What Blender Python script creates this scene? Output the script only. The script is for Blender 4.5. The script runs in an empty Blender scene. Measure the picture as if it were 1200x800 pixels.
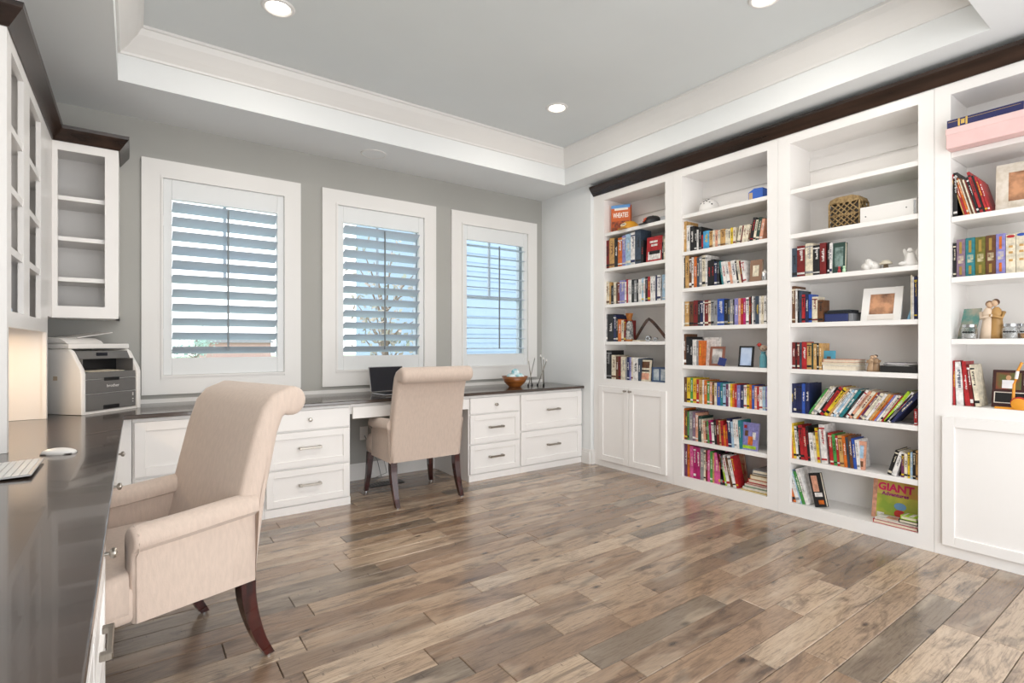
import bpy, bmesh, math, random
from mathutils import Vector, Matrix
R = math.radians
C = bpy.context.scene.collection
sc = bpy.context.scene
# ------------------------------------------------------------ camera
cam = bpy.data.objects.new('camera', bpy.data.cameras.new('camera'))
C.objects.link(cam)
cam.location = (0, 0, 1.18)
cam.rotation_euler = (R(90), 0, R(-35.9))
cam.data.sensor_width = 36
cam.data.lens = 36 * 613 / 1200
cam.data.shift_y = 2.5 / 1200
cam.data.clip_start = 0.02
sc.camera = cam
# ------------------------------------------------------------ world
w = bpy.data.worlds.new('sky'); sc.world = w; w.use_nodes = True
nt = w.node_tree
bg = nt.nodes['Background']
tc = nt.nodes.new('ShaderNodeTexCoord'); sx = nt.nodes.new('ShaderNodeSeparateXYZ')
rp = nt.nodes.new('ShaderNodeValToRGB')
nt.links.new(tc.outputs['Generated'], sx.inputs[0]); nt.links.new(sx.outputs['Z'], rp.inputs[0])
rp.color_ramp.elements[0].color = (1, 1, 1, 1); rp.color_ramp.elements[1].color = (.78, .89, 1, 1)
nt.links.new(rp.outputs[0], bg.inputs[0])
bg.inputs[1].default_value = 3.0
sc.view_settings.view_transform = 'Standard'; sc.view_settings.look = 'None'
sc.view_settings.gamma = 1; sc.view_settings.use_curve_mapping = False
sc.view_settings.exposure = -0.30

def area_light(name, loc, rot, sx_, sy_, energy, col=(1, 1, 1), shape='RECTANGLE'):
    d = bpy.data.lights.new(name, 'AREA'); d.shape = shape; d.size = sx_; d.size_y = sy_
    d.energy = energy; d.color = col
    o = bpy.data.objects.new(name, d); o.location = loc; o.rotation_euler = rot; C.objects.link(o)
    return o
area_light('fill_behind_camera', (1.0, -1.15, 1.45), (R(96), 0, 0), 3.6, 2.0, 35, (1, .985, .965))  # broad fill added behind the camera to brighten the room, no real fixture
area_light('upward_fill', (1.6, -.75, .22), (R(140), 0, 0), 2.6, .9, 38, (.97, .985, 1))  # fill added low behind the camera, aimed up to lift soffit and tray
area_light('tray_fill', (1.7, 2.0, 3.02), (0, 0, 0), 2.6, 2.0, 20, (1, .98, .95))  # downward fill added under the tray field, not one of its recessed fixtures

# ------------------------------------------------------------ materials
def lin(h):
    h = h.lstrip('#'); v = [int(h[i:i + 2], 16) / 255 for i in (0, 2, 4)]
    return tuple(c / 12.92 if c <= .04045 else ((c + .055) / 1.055) ** 2.4 for c in v) + (1,)
_m = {}
def mat(name, hexc, rough=.5, metal=0, noise=0, nscale=8, bump=0, bscale=60, emit=0, spec=.5, coat=0, stretch=None, hex2=None, trans=0, sheen=0):
    if name in _m: return _m[name]
    m = bpy.data.materials.new(name); m.use_nodes = True; _m[name] = m
    n = m.node_tree.nodes; l = m.node_tree.links; b = n['Principled BSDF']
    b.inputs['Base Color'].default_value = lin(hexc); b.inputs['Roughness'].default_value = rough
    b.inputs['Metallic'].default_value = metal; b.inputs['Specular IOR Level'].default_value = spec
    b.inputs['Coat Weight'].default_value = coat; b.inputs['Sheen Weight'].default_value = sheen
    b.inputs['Transmission Weight'].default_value = trans
    if emit:
        b.inputs['Emission Color'].default_value = lin(hexc); b.inputs['Emission Strength'].default_value = emit
    tcn = n.new('ShaderNodeTexCoord'); src = tcn.outputs['Object']
    if stretch:
        mp = n.new('ShaderNodeMapping'); mp.inputs['Scale'].default_value = stretch
        l.new(src, mp.inputs[0]); src = mp.outputs[0]
    if noise or hex2:
        t = n.new('ShaderNodeTexNoise'); t.inputs['Scale'].default_value = nscale; t.inputs['Detail'].default_value = 5
        l.new(src, t.inputs['Vector'])
        mx = n.new('ShaderNodeMix'); mx.data_type = 'RGBA'
        c = lin(hexc); c2 = lin(hex2) if hex2 else tuple(x * (1 - noise) for x in c[:3]) + (1,)
        mx.inputs[6].default_value = c; mx.inputs[7].default_value = c2
        rr = n.new('ShaderNodeValToRGB'); rr.color_ramp.elements[0].position = .35; rr.color_ramp.elements[1].position = .65
        l.new(t.outputs['Fac'], rr.inputs[0]); l.new(rr.outputs[0], mx.inputs[0]); l.new(mx.outputs[2], b.inputs['Base Color'])
    if bump:
        t = n.new('ShaderNodeTexNoise'); t.inputs['Scale'].default_value = bscale; t.inputs['Detail'].default_value = 3
        l.new(src, t.inputs['Vector'])
        bp = n.new('ShaderNodeBump'); bp.inputs['Strength'].default_value = bump; bp.inputs['Distance'].default_value = .004
        l.new(t.outputs['Fac'], bp.inputs['Height']); l.new(bp.outputs[0], b.inputs['Normal'])
    return m
M = {}
M['wall'] = mat('grey_wall_paint', '#abaaa5', .75, noise=.05, nscale=1.5, bump=.12, bscale=160)
M['soffit'] = mat('pale_grey_ceiling_paint', '#e6e8e8', .8, noise=.03, nscale=1.2, bump=.12, bscale=160)
M['tray'] = mat('grey_tray_paint', '#dde1e1', .8, noise=.04, nscale=1.2, bump=.1, bscale=160)
M['white'] = mat('white_cabinet_lacquer', '#f0edea', .32, noise=.02, nscale=3, bump=.02, bscale=40)
M['trim'] = mat('white_trim_paint', '#e6e4e1', .4, noise=.02, nscale=3)
M['shutter'] = mat('white_shutter_paint', '#e2e4e4', .4, noise=.02, nscale=3)
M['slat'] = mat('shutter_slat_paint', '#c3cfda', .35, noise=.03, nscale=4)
M['dark'] = mat('dark_stained_wood', '#3b2b23', .26, hex2='#211814', nscale=6, stretch=(1, .25, 4), bump=.1, bscale=30)
M['counter'] = mat('dark_stone_worktop', '#4d4039', .2, hex2='#382f2a', nscale=3, bump=.02, bscale=25, coat=.3, spec=.7)
M['nickel'] = mat('brushed_nickel', '#a9a39a', .28, 1, noise=.1, nscale=40, stretch=(1, 12, 1))
M['linen'] = mat('beige_linen', '#cebbad', .9, noise=.08, nscale=90, bump=.25, bscale=350, sheen=.3, stretch=(1, 1, .25))
M['mahogany'] = mat('dark_mahogany', '#45100c', .16, hex2='#1c0605', nscale=9, stretch=(4, 4, .6), coat=.6)
M['black'] = mat('black_plastic', '#101012', .35, noise=.1, nscale=30)
M['screen'] = mat('dark_screen', '#10131f', .25, noise=.1, nscale=3)
M['paper'] = mat('cream_paper', '#e9dfcc', .8, hex2='#d8ccb4', nscale=160, stretch=(.1, 8, .1))
M['white_plastic'] = mat('white_plastic', '#e9e6e2', .3, noise=.02, nscale=5)
M['grey_plastic'] = mat('grey_plastic', '#6a6866', .38, noise=.05, nscale=20)
M['silver'] = mat('silver_metal', '#c9cacc', .22, 1, noise=.05, nscale=20)
M['gold'] = mat('gold_foil', '#cfae62', .3, .8, noise=.1, nscale=60)
M['groove'] = mat('floor_underlay', '#2c211b', .8, noise=.1, nscale=5)
M['wood'] = mat('warm_bowl_wood', '#9a5b24', .35, hex2='#6d3a14', nscale=7, stretch=(1, 1, 6), coat=.3)
M['cork'] = mat('cork_wood', '#b5722e', .6, hex2='#8d5320', nscale=30)
M['lamp'] = mat('lamp_glow', '#fff4e6', .5, emit=9, noise=0)
M['rope'] = mat('woven_seagrass', '#a98e62', .8, hex2='#7b6340', nscale=60, bump=.4, bscale=150)

def glass_mat(name, tint=(1, 1, 1, 1), fac=.12):
    m = bpy.data.materials.new(name); m.use_nodes = True; n = m.node_tree.nodes; l = m.node_tree.links
    for x in list(n): n.remove(x)
    o = n.new('ShaderNodeOutputMaterial'); mx = n.new('ShaderNodeMixShader'); t = n.new('ShaderNodeBsdfTransparent')
    g = n.new('ShaderNodeBsdfGlossy'); g.inputs['Roughness'].default_value = .03; t.inputs[0].default_value = tint
    lw = n.new('ShaderNodeLayerWeight'); lw.inputs[0].default_value = fac
    l.new(lw.outputs['Facing'], mx.inputs[0]); l.new(t.outputs[0], mx.inputs[1]); l.new(g.outputs[0], mx.inputs[2]); l.new(mx.outputs[0], o.inputs[0])
    return m
M['pane'] = glass_mat('window_glass', (.97, .985, .99, 1), .05)
M['jar'] = glass_mat('jar_glass', (.9, .93, .95, 1), .45)

def plank_mat():
    m = bpy.data.materials.new('plank_wood'); m.use_nodes = True; n = m.node_tree.nodes; l = m.node_tree.links; b = n['Principled BSDF']
    oi = n.new('ShaderNodeObjectInfo'); g = n.new('ShaderNodeNewGeometry')
    off = n.new('ShaderNodeVectorMath'); off.operation = 'MULTIPLY_ADD'
    cmb = n.new('ShaderNodeCombineXYZ')
    for i in range(3): l.new(oi.outputs['Random'], cmb.inputs[i])
    off.inputs[1].default_value = (37, 53, 11); l.new(cmb.outputs[0], off.inputs[0]); l.new(g.outputs['Position'], off.inputs[2])
    def noise(scale, st, det=6, rough=.6, dist=0):
        mp = n.new('ShaderNodeMapping'); mp.inputs['Scale'].default_value = st; l.new(off.outputs[0], mp.inputs[0])
        t = n.new('ShaderNodeTexNoise'); t.inputs['Scale'].default_value = scale; t.inputs['Detail'].default_value = det
        t.inputs['Roughness'].default_value = rough; t.inputs['Distortion'].default_value = dist; l.new(mp.outputs[0], t.inputs['Vector']); return t
    base = n.new('ShaderNodeValToRGB'); cr = base.color_ramp
    cols = ['#8d735d', '#a68d75', '#87705c', '#b59d84', '#7f7060', '#ac937a', '#997e66', '#bda58c']
    cr.interpolation = 'CONSTANT'
    cr.elements[0].color = lin(cols[0]); cr.elements[1].position = 1 / 8; cr.elements[1].color = lin(cols[1])
    for i in range(2, 8):
        e = cr.elements.new(i / 8); e.color = lin(cols[i])
    l.new(oi.outputs['Random'], base.inputs[0])
    def mix(a, col, fac, mode='MIX'):
        x = n.new('ShaderNodeMix'); x.data_type = 'RGBA'; x.blend_type = mode
        l.new(a, x.inputs[6])
        if isinstance(col, tuple): x.inputs[7].default_value = col
        else: l.new(col, x.inputs[7])
        l.new(fac, x.inputs[0]); return x.outputs[2]
    def ramp(t, p0, p1, v0=0, v1=1):
        r = n.new('ShaderNodeMapRange'); r.inputs[1].default_value = p0; r.inputs[2].default_value = p1
        r.inputs[3].default_value = v0; r.inputs[4].default_value = v1; l.new(t, r.inputs[0]); return r.outputs[0]
    c = base.outputs[0]
    grain = noise(9, (1.2, 16, 1), 9, .72, .5); c = mix(c, lin('#54443a'), ramp(grain.outputs['Fac'], .47, .68, 0, .72))
    blot = noise(3.4, (1, 3.6, 1), 6, .62, .8); c = mix(c, lin('#433730'), ramp(blot.outputs['Fac'], .50, .70, 0, .8))
    pale = noise(2.2, (.8, 4, 1), 3, .5, .5); c = mix(c, lin('#cfbca4'), ramp(pale.outputs['Fac'], .52, .74, 0, .5))
    knot = n.new('ShaderNodeTexVoronoi'); mp = n.new('ShaderNodeMapping'); mp.inputs['Scale'].default_value = (2.2, 5, 1)
    l.new(off.outputs[0], mp.inputs[0]); l.new(mp.outputs[0], knot.inputs['Vector']); knot.inputs['Scale'].default_value = 1.6
    c = mix(c, lin('#2b211c'), ramp(knot.outputs['Distance'], .13, .03, 0, .85))
    sc2 = noise(30, (3, .6, 1), 2, .5, 0); c = mix(c, lin('#3d3029'), ramp(sc2.outputs['Fac'], .69, .74, 0, .5))
    l.new(c, b.inputs['Base Color'])
    l.new(ramp(grain.outputs['Fac'], .3, .7, .12, .27), b.inputs['Roughness'])
    bp = n.new('ShaderNodeBump'); bp.inputs['Strength'].default_value = .22; bp.inputs['Distance'].default_value = .003
    l.new(grain.outputs['Fac'], bp.inputs['Height']); l.new(bp.outputs[0], b.inputs['Normal'])
    b.inputs['Specular IOR Level'].default_value = .6; b.inputs['Coat Weight'].default_value = .35; b.inputs['Coat Roughness'].default_value = .14
    return m
M['plank'] = plank_mat()

# ------------------------------------------------------------ mesh helpers
class MB:
    def __init__(s): s.bm = bmesh.new()
    def box(s, x0, x1, y0, y1, z0, z1, bev=0, seg=2, mtx=None):
        if x0 > x1: x0, x1 = x1, x0
        if y0 > y1: y0, y1 = y1, y0
        if z0 > z1: z0, z1 = z1, z0
        v = [s.bm.verts.new(p) for p in ((x0, y0, z0), (x1, y0, z0), (x1, y1, z0), (x0, y1, z0), (x0, y0, z1), (x1, y0, z1), (x1, y1, z1), (x0, y1, z1))]
        f = [s.bm.faces.new([v[i] for i in q]) for q in ((0, 3, 2, 1), (4, 5, 6, 7), (0, 1, 5, 4), (1, 2, 6, 5), (2, 3, 7, 6), (3, 0, 4, 7))]
        if bev:
            es = list({e for q in f for e in q.edges})
            r = bmesh.ops.bevel(s.bm, geom=es, offset=bev, segments=seg, affect='EDGES', profile=.5)
            v = list({q for q2 in r['faces'] for q in q2.verts} | {q for q in v if q.is_valid})
        if mtx: bmesh.ops.transform(s.bm, matrix=mtx, verts=[q for q in v if q.is_valid])
        return s
    def prism(s, poly, axis, a, b, bev=0, seg=2):
        # poly: 2D list; axis 0: (y,z) extruded along x ; 1: (x,z) along y ; 2: (x,y) along z
        def P(p, t): return (t, p[0], p[1]) if axis == 0 else (p[0], t, p[1]) if axis == 1 else (p[0], p[1], t)
        n = len(poly); A = [s.bm.verts.new(P(p, a)) for p in poly]; B = [s.bm.verts.new(P(p, b)) for p in poly]
        fs = [s.bm.faces.new(A), s.bm.faces.new(B[::-1])] + [s.bm.faces.new([A[i], B[i], B[(i + 1) % n], A[(i + 1) % n]]) for i in range(n)]
        if bev:
            es = list(set(fs[0].edges) | set(fs[1].edges))
            bmesh.ops.bevel(s.bm, geom=es, offset=bev, segments=seg, affect='EDGES', profile=.5)
        return s
    def lathe(s, prof, c=(0, 0, 0), n=16, mtx=None):
        rings = []; allv = []
        for r, z in prof:
            if r < 1e-5: ring = [s.bm.verts.new((c[0], c[1], c[2] + z))]
            else: ring = [s.bm.verts.new((c[0] + r * math.cos(2 * math.pi * i / n), c[1] + r * math.sin(2 * math.pi * i / n), c[2] + z)) for i in range(n)]
            rings.append(ring); allv += ring
        for a, b in zip(rings, rings[1:]):
            for i in range(n):
                j = (i + 1) % n
                if len(a) == 1 and len(b) == 1: continue
                if len(a) == 1: s.bm.faces.new((a[0], b[i], b[j]))
                elif len(b) == 1: s.bm.faces.new((a[i], a[j], b[0]))
                else: s.bm.faces.new((a[i], a[j], b[j], b[i]))
        if mtx: bmesh.ops.transform(s.bm, matrix=mtx, verts=allv)
        return s
    def ball(s, c, r, sx_=1, sy_=1, sz_=1, n=12):
        prof = [(r * math.sin(math.pi * k / 8) if 0 < k < 8 else 0, -r * math.cos(math.pi * k / 8)) for k in range(9)]
        m = Matrix.Translation(c) @ Matrix.Diagonal((sx_, sy_, sz_, 1))
        return s.lathe(prof, (0, 0, 0), n, m)
    def tube(s, pts, r, n=8, cap=True):
        pts = [Vector(p) for p in pts]; rr = r if isinstance(r, (list, tuple)) else [r] * len(pts); rings = []
        for i, p in enumerate(pts):
            d = (pts[min(i + 1, len(pts) - 1)] - pts[max(i - 1, 0)]).normalized()
            u = d.orthogonal().normalized() if abs(d.z) > .99 else d.cross(Vector((0, 0, 1))).normalized(); v = d.cross(u)
            rings.append([s.bm.verts.new(p + (u * math.cos(2 * math.pi * k / n) + v * math.sin(2 * math.pi * k / n)) * rr[i]) for k in range(n)])
        for a, b in zip(rings, rings[1:]):
            for k in range(n): s.bm.faces.new((a[k], a[(k + 1) % n], b[(k + 1) % n], b[k]))
        if cap: s.bm.faces.new(rings[0][::-1]); s.bm.faces.new(rings[-1])
        return s
    def quad(s, *p):
        s.bm.faces.new([s.bm.verts.new(q) for q in p]); return s
    def rings(s, secs, cap=True):
        rs = [[s.bm.verts.new(p) for p in sec] for sec in secs]; n = len(rs[0])
        for a, b in zip(rs, rs[1:]):
            for k in range(n): s.bm.faces.new((a[k], a[(k + 1) % n], b[(k + 1) % n], b[k]))
        if cap: s.bm.faces.new(rs[0][::-1]); s.bm.faces.new(rs[-1])
        return s
    def build(s, name, m, parent=None, smooth=False, loc=None, rot=None):
        bmesh.ops.recalc_face_normals(s.bm, faces=s.bm.faces[:])
        me = bpy.data.meshes.new(name); s.bm.to_mesh(me); s.bm.free()
        if m: me.materials.append(m)
        if smooth:
            for p in me.polygons: p.use_smooth = True
            if smooth == 'angle': me.set_sharp_from_angle(angle=R(40))
        o = bpy.data.objects.new(name, me); C.objects.link(o)
        if parent: o.parent = parent
        if loc: o.location = loc
        if rot: o.rotation_euler = rot
        return o
def B(*a, **k): return MB().box(*a, **k)
def tag(o, label=None, cat=None, group=None, kind=None):
    if label: o['label'] = label
    if cat: o['category'] = cat
    if group: o['group'] = group
    if kind: o['kind'] = kind
    return o
def empty(name, loc=(0, 0, 0), rz=0, label=None, cat=None, group=None, kind=None, parent=None):
    o = bpy.data.objects.new(name, None); o.empty_display_size = .1; C.objects.link(o); o.location = loc; o.rotation_euler = (0, 0, rz)
    if parent: o.parent = parent
    return tag(o, label, cat, group, kind)
def text(name, body, size, m, parent, loc, rot, extrude=.0004, align='CENTER', sxy=(1, 1), bold=0):
    cu = bpy.data.curves.new(name, 'FONT'); cu.body = body; cu.size = size; cu.extrude = extrude; cu.offset = bold; cu.align_x = align; cu.align_y = 'CENTER'; cu.resolution_u = 2
    t = bpy.data.objects.new('tmp', cu); C.objects.link(t)
    bpy.context.view_layer.update()
    me = bpy.data.meshes.new_from_object(t.evaluated_get(bpy.context.evaluated_depsgraph_get())); me.name = name
    bpy.data.objects.remove(t); bpy.data.curves.remove(cu)
    me.materials.clear(); me.materials.append(m)
    o = bpy.data.objects.new(name, me); C.objects.link(o); o.location = loc; o.rotation_euler = rot; o.scale = (sxy[0], sxy[1], 1)
    if parent: o.parent = parent
    return o
FACE_X = (R(90), 0, R(-90))   # lettering facing -X

# ------------------------------------------------------------ room shell
YB = 4.46; XR = 3.63; XL = -.74; YN = -1.25; XF = 3.67; XK = 3.99
fl = B(XL, XK + .02, YN, YB + .02, -.06, -.006).build('floor', M['groove']); tag(fl, kind='structure')
random.seed(5)
row = 0; y = YB - .002; meshes = {}
while y > .18:
    y0 = y - .1245; x = -.10 - random.random() * .5 if row % 2 else -.4 + random.random() * .3
    x = max(x, XL)
    while x < 3.72:
        L = random.choice((.42, .6, .8, 1.0, 1.15, 1.3)); x1 = min(x + L, 3.74)
        if 3.74 - x1 < .25: x1 = 3.74
        key = round(x1 - x, 3)
        if key not in meshes:
            mb = MB(); g = .0011; b = .0022; l_ = key; wd = .1245
            top = [(g + b, g + b, 0), (l_ - g - b, g + b, 0), (l_ - g - b, wd - g - b, 0), (g + b, wd - g - b, 0)]
            mid = [(g, g, -b), (l_ - g, g, -b), (l_ - g, wd - g, -b), (g, wd - g, -b)]
            low = [(p[0], p[1], -.006) for p in mid]
            mb.rings([low, mid, top]); tmp = mb.build('plank', M['plank']); meshes[key] = tmp.data; bpy.data.objects.remove(tmp)
        # only planks that the camera can see
        if x1 * .5906 + (y) * .807 > .35 and not (x1 < -.12):
            o = bpy.data.objects.new('plank', meshes[key]); C.objects.link(o); o.location = (x, y0, random.random() * .0008); o.parent = fl
        x = x1
    y = y0; row += 1

# back wall with three window openings
WX = [(.045, 1.10), (1.271, 2.326), (2.493, 3.548)]
ops = [(a + .10, b - .10) for a, b in WX]; OZ = (.93, 2.375)
mb = MB(); xs = [XL - .1] + [v for o in ops for v in o] + [XK + .1]
for i in range(0, len(xs), 2): mb.box(xs[i], xs[i + 1], YB, YB + .16, 0, 2.8)
for a, b in ops: mb.box(a, b, YB, YB + .16, 0, OZ[0]); mb.box(a, b, YB, YB + .16, OZ[1], 2.8)
tag(mb.build('wall_back', M['wall']), kind='structure')
mb = MB().box(XR, XK + .1, 3.70, YB, 0, 2.8); mb.box(XK, XK + .1, YN, 3.70, 0, 2.8)
tag(mb.build('wall_right', M['soffit']), kind='structure')
tag(B(XL - .1, XL, YN, YB, 0, 2.8).build('wall_left', M['wall']), kind='structure')
# tray ceiling: soffit ring with vertical sides, upper field
TX0, TX1, TY0, TY1, ZS, ZC, ZT = -.074, 3.445, .71, 3.875, 2.74, 2.895, 3.05
mb = MB()
mb.box(XL - .1, TX0, YN, YB + .16, ZS, 3.2); mb.box(TX1, XK + .1, YN, YB + .16, ZS, 3.2)
mb.box(TX0, TX1, YN, TY0, ZS, 3.2); mb.box(TX0, TX1, TY1, YB + .16, ZS, 3.2)
ce = tag(mb.build('ceiling', M['soffit']), kind='structure')
B(TX0, TX1, TY0, TY1, ZT, 3.2).build('tray_field', M['tray'], ce)
# crown inside tray (mitred ring)
prof = [(0, 2.90), (.012, 2.90), (.018, 2.912), (.05, 2.945), (.095, 3.00), (.112, 3.03), (.122, 3.034), (.122, ZT)]
def ringp(d, z): return [(TX0 + d, TY0 + d, z), (TX1 - d, TY0 + d, z), (TX1 - d, TY1 - d, z), (TX0 + d, TY1 - d, z)]
tag(MB().rings([ringp(d, z) for d, z in prof], cap=False).build('trim_1', M['trim']), kind='structure')
sp = empty('ceiling_speaker', (1.60, 4.15, ZS), 0, 'flush white round speaker grille in the soffit above the middle window', 'speaker')
MB().lathe([(0, -.004), (.092, -.004), (.094, -.002), (.094, 0)], n=32).build('grille', M['soffit'], sp, 'angle')
MB().lathe([(.094, 0), (.094, -.006), (.102, -.005), (.104, 0)], n=32).build('rim', M['trim'], sp, 'angle')
# baseboards
def bb(name, pts, flip=1):
    mb = MB()
    for (x0, y0, x1, y1, nx, ny) in pts:
        for t, z0, z1 in ((.018, 0, .115), (.012, .115, .133), (.007, .133, .142)):
            mb.box(min(x0, x1) + min(nx * t, 0), max(x0, x1) + max(nx * t, 0), min(y0, y1) + min(ny * t, 0), max(y0, y1) + max(ny * t, 0), z0, z1)
    tag(mb.build(name, M['trim']), kind='structure')
bb('baseboard_right', [(XR, 3.70, XR, 3.83, -1, 0), (XR, 3.70, XF, 3.70, 0, -1)])
bb('baseboard_back', [(1.295, YB, 2.31, YB, 0, -1)])
# recessed lights
k = 0
names = ['recessed ceiling light nearest the left window, large in the top left', 'recessed ceiling light in the far right corner of the tray', 'recessed ceiling light cut by the top edge of the picture', None]
for lx, ly in ((.653, 3.12), (2.72, 3.15), (2.767, 1.487), (.653, 1.487)):
    nm = names[k]; k += 1
    if nm:
        t = empty('recessed_light', (lx, ly, ZT), 0, nm, 'light', 'recessed lights in the tray')
        MB().lathe([(.062, 0), (.062, -.004), (.070, -.010), (.082, -.008), (.088, 0)], n=32).build('trim_ring', M['trim'], t, 'angle')
        MB().lathe([(0, -.003), (.062, -.003), (.062, 0)], n=32).build('diffuser', M['lamp'], t)
    area_light('recessed_light_beam', (lx, ly, ZT - .012), (0, 0, 0), .11, .11, 7, (1, .93, .84), 'DISK')

# ------------------------------------------------------------ windows with plantation shutters
def slat_mesh():
    n = 10; W = .060; T = .0055
    sec = [(W * math.cos(2 * math.pi * i / n), T * math.sin(2 * math.pi * i / n)) for i in range(n)]
    return sec
for wi, (a, b) in enumerate(WX):
    root = empty('window_%d' % (wi + 1), ((a + b) / 2, YB, 0), kind='structure')
    cx = (a + b) / 2; hw = (b - a) / 2
    z0, z1 = .82, 2.478
    # casing: flat boards with a raised inner bead and an outer back band
    mb = MB(); cw = .112
    for (x0, x1, q0, q1) in ((-hw, -hw + cw, z0, z1), (hw - cw, hw, z0, z1), (-hw + cw, hw - cw, z1 - cw, z1), (-hw + cw, hw - cw, z0, z0 + cw + .01)):
        mb.box(x0, x1, -.022, 0, q0, q1)
    mb.build('casing', M['trim'], root)
    mb = MB(); i0 = hw - cw; t = .014
    for (x0, x1, q0, q1) in ((-i0, -i0 + t, z0 + cw, z1 - cw), (i0 - t, i0, z0 + cw, z1 - cw), (-i0 + t, i0 - t, z1 - cw - t, z1 - cw), (-i0 + t, i0 - t, z0 + cw + .009, z0 + cw + t + .0095)):
        mb.box(x0, x1, -.03, .02, q0, q1)
    mb.build('inner_bead', M['trim'], root)
    # shutter panel
    px = i0 - t + .0005; ow = .35; zz0, zz1 = z0 + cw + t + .0095, z1 - cw - t + .0005; s0, s1 = 1.077, 2.21
    mb = MB(); mb.box(-px, -ow, -.012, .02, zz0, zz1, .003, 1); mb.box(ow, px, -.012, .02, zz0, zz1, .003, 1)
    mb.box(-ow, ow, -.012, .02, s1, zz1, .003, 1); mb.box(-ow, ow, -.012, .02, zz0, s0, .003, 1)
    pan = mb.build('shutter_frame', M['shutter'], root)
    for zz in (1.25, 2.05):
        B(-px - .006, -px + .006, -.018, -.008, zz - .035, zz + .035).build('hinge', M['shutter'], pan)
    tilt = R(-26) if wi < 2 else R(4.5)
    mb = MB(); sec = slat_mesh(); mb.rings([[(-ow + .003, p[0], p[1]) for p in sec], [(ow - .003, p[0], p[1]) for p in sec]])
    first = mb.build('slat', M['slat'], pan, 'angle')
    for i in range(11):
        zc = 2.21 - .052 - i * .1026
        o = first if i == 0 else first.copy()
        if i: C.objects.link(o)
        o.location = (0, .006, zc); o.rotation_euler = (tilt, 0, 0)
    d = -.006 - .060 * math.cos(tilt) - .004
    B(-.006, .006, d - .004, d + .004, 1.13, 2.17).build('tilt_rod', mat('tilt_rod_backlit_shade', '#6f787d', .4, noise=.05), pan)  # white rod against daylight: its backlit shade is put into this grey
    # sash window behind
    wf = MB(); ox = hw - .10
    for (x0, x1, q0, q1) in ((-ox, -ox + .055, OZ[0], OZ[1]), (ox - .055, ox, OZ[0], OZ[1]), (-ox + .055, ox - .055, OZ[0], OZ[0] + .07), (-ox + .055, ox - .055, OZ[1] - .06, OZ[1]), (-ox + .055, ox - .055, 1.64, 1.675)):
        wf.box(x0, x1, .10, .15, q0, q1)
    sash = wf.build('sash_frame', M['slat'], root)
    B(-.011, .011, .115, .135, 1.675, OZ[1] - .06).build('muntin', M['slat'], sash)
    for q0, q1 in ((OZ[0] + .07, 1.64), (1.675, OZ[1] - .06)):
        B(-ox + .055, ox - .055, .123, .127, q0, q1).build('pane', M['pane'], sash)
# thin wall strip behind the worktop
tag(B(XL, XR, YB - .015, YB, .762, .79).build('trim_2', M['trim']), kind='structure')

# ------------------------------------------------------------ outside
tag(B(-40, 60, YB + .2, 90, -.9, -.6).build('lawn', mat('lawn_green', '#b3bf9c', .9, hex2='#c9ccb8', nscale=1.5, bump=.5, bscale=20)), 'pale green lawn outside, seen through the shutters', 'lawn', kind='structure')
def siding_house(loc, rz, Wd, H, D, label, hexs):
    r = empty('house', loc, rz, label, 'house')
    B(-Wd / 2, Wd / 2, 0, D, 0, H).build('wall', mat('siding_base' + hexs, hexs, .8, noise=.05), r)
    m2 = mat('siding_board' + hexs, hexs, .7, noise=.05, nscale=3)
    z = 0; first = None
    while z < H - .2:
        if first is None:
            first = MB().rings([[(-Wd / 2, -.03, 0), (-Wd / 2, 0, 0), (-Wd / 2, 0, .21), (-Wd / 2, -.008, .21)], [(Wd / 2, -.03, 0), (Wd / 2, 0, 0), (Wd / 2, 0, .21), (Wd / 2, -.008, .21)]]).build('siding_board', m2, r); o = first
        else: o = first.copy(); C.objects.link(o)
        o.location = (0, 0, z); z += .2
    MB().prism([(-.5, H), (D + .5, H), (D / 2, H * 1.27)], 0, -Wd / 2 - .4, Wd / 2 + .4).build('roof', mat('roof_shingle', '#8b8a88', .8, hex2='#6f6e6c', nscale=6), r)
    return r
siding_house((10.45, 10.0, -.6), 0, 9.0, 6.6, 7, 'pale blue sided house outside the right window', '#a6bbd3')
siding_house((11, 76, -.6), 0, 8, 1.9, 6, 'low red brown house far outside the left window', '#c9aaa2')
def tree(x, y, H, rad, label, seed, leaf, nleaf):
    random.seed(seed); r = empty('tree', (x, y, -.6), 0, label, 'tree')
    mb = MB(); mb.tube([(0, 0, 0), (.03, 0, H * .35), (0, .02, H * .6)], [.09, .06, .04], 8); tips = []
    for i in range(16):
        a = random.random() * 6.28; z0 = H * (.25 + .35 * random.random()); rr = rad * (.6 + .4 * random.random()); z1 = z0 + H * .3 * random.random() + .3
        p0 = (0, 0, z0); p1 = (rr * .5 * math.cos(a), rr * .5 * math.sin(a), (z0 + z1) / 2 + .1); p2 = (rr * math.cos(a), rr * math.sin(a), z1)
        mb.tube([p0, p1, p2], [.03, .02, .008], 5); tips += [p1, p2]
    mb.build('trunk', mat('tree_bark', '#9a8a80', .9, noise=.2), r)
    mb = MB()
    for i in range(nleaf):
        t = random.choice(tips); s = .05 + .05 * random.random()
        c = Vector(t) + Vector([random.gauss(0, rad * .2) for _ in range(3)])
        u = Vector([random.gauss(0, 1) for _ in range(3)]).normalized() * s; v = u.orthogonal().normalized() * s * .6
        mb.quad(c - u, c - v, c + u, c + v)
    tag(mb.build('foliage', leaf, r), kind='stuff')
lf1 = mat('leaf_russet', '#c9b5aa', .8, hex2='#a9b09c', nscale=3); lf2 = mat('leaf_green', '#9fbfb4', .8, hex2='#b4ccc0', nscale=2)
tree(4.75, 11.6, 4.2, .9, 'slender young tree with sparse russet leaves outside the middle window', 3, lf1, 420)
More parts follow.
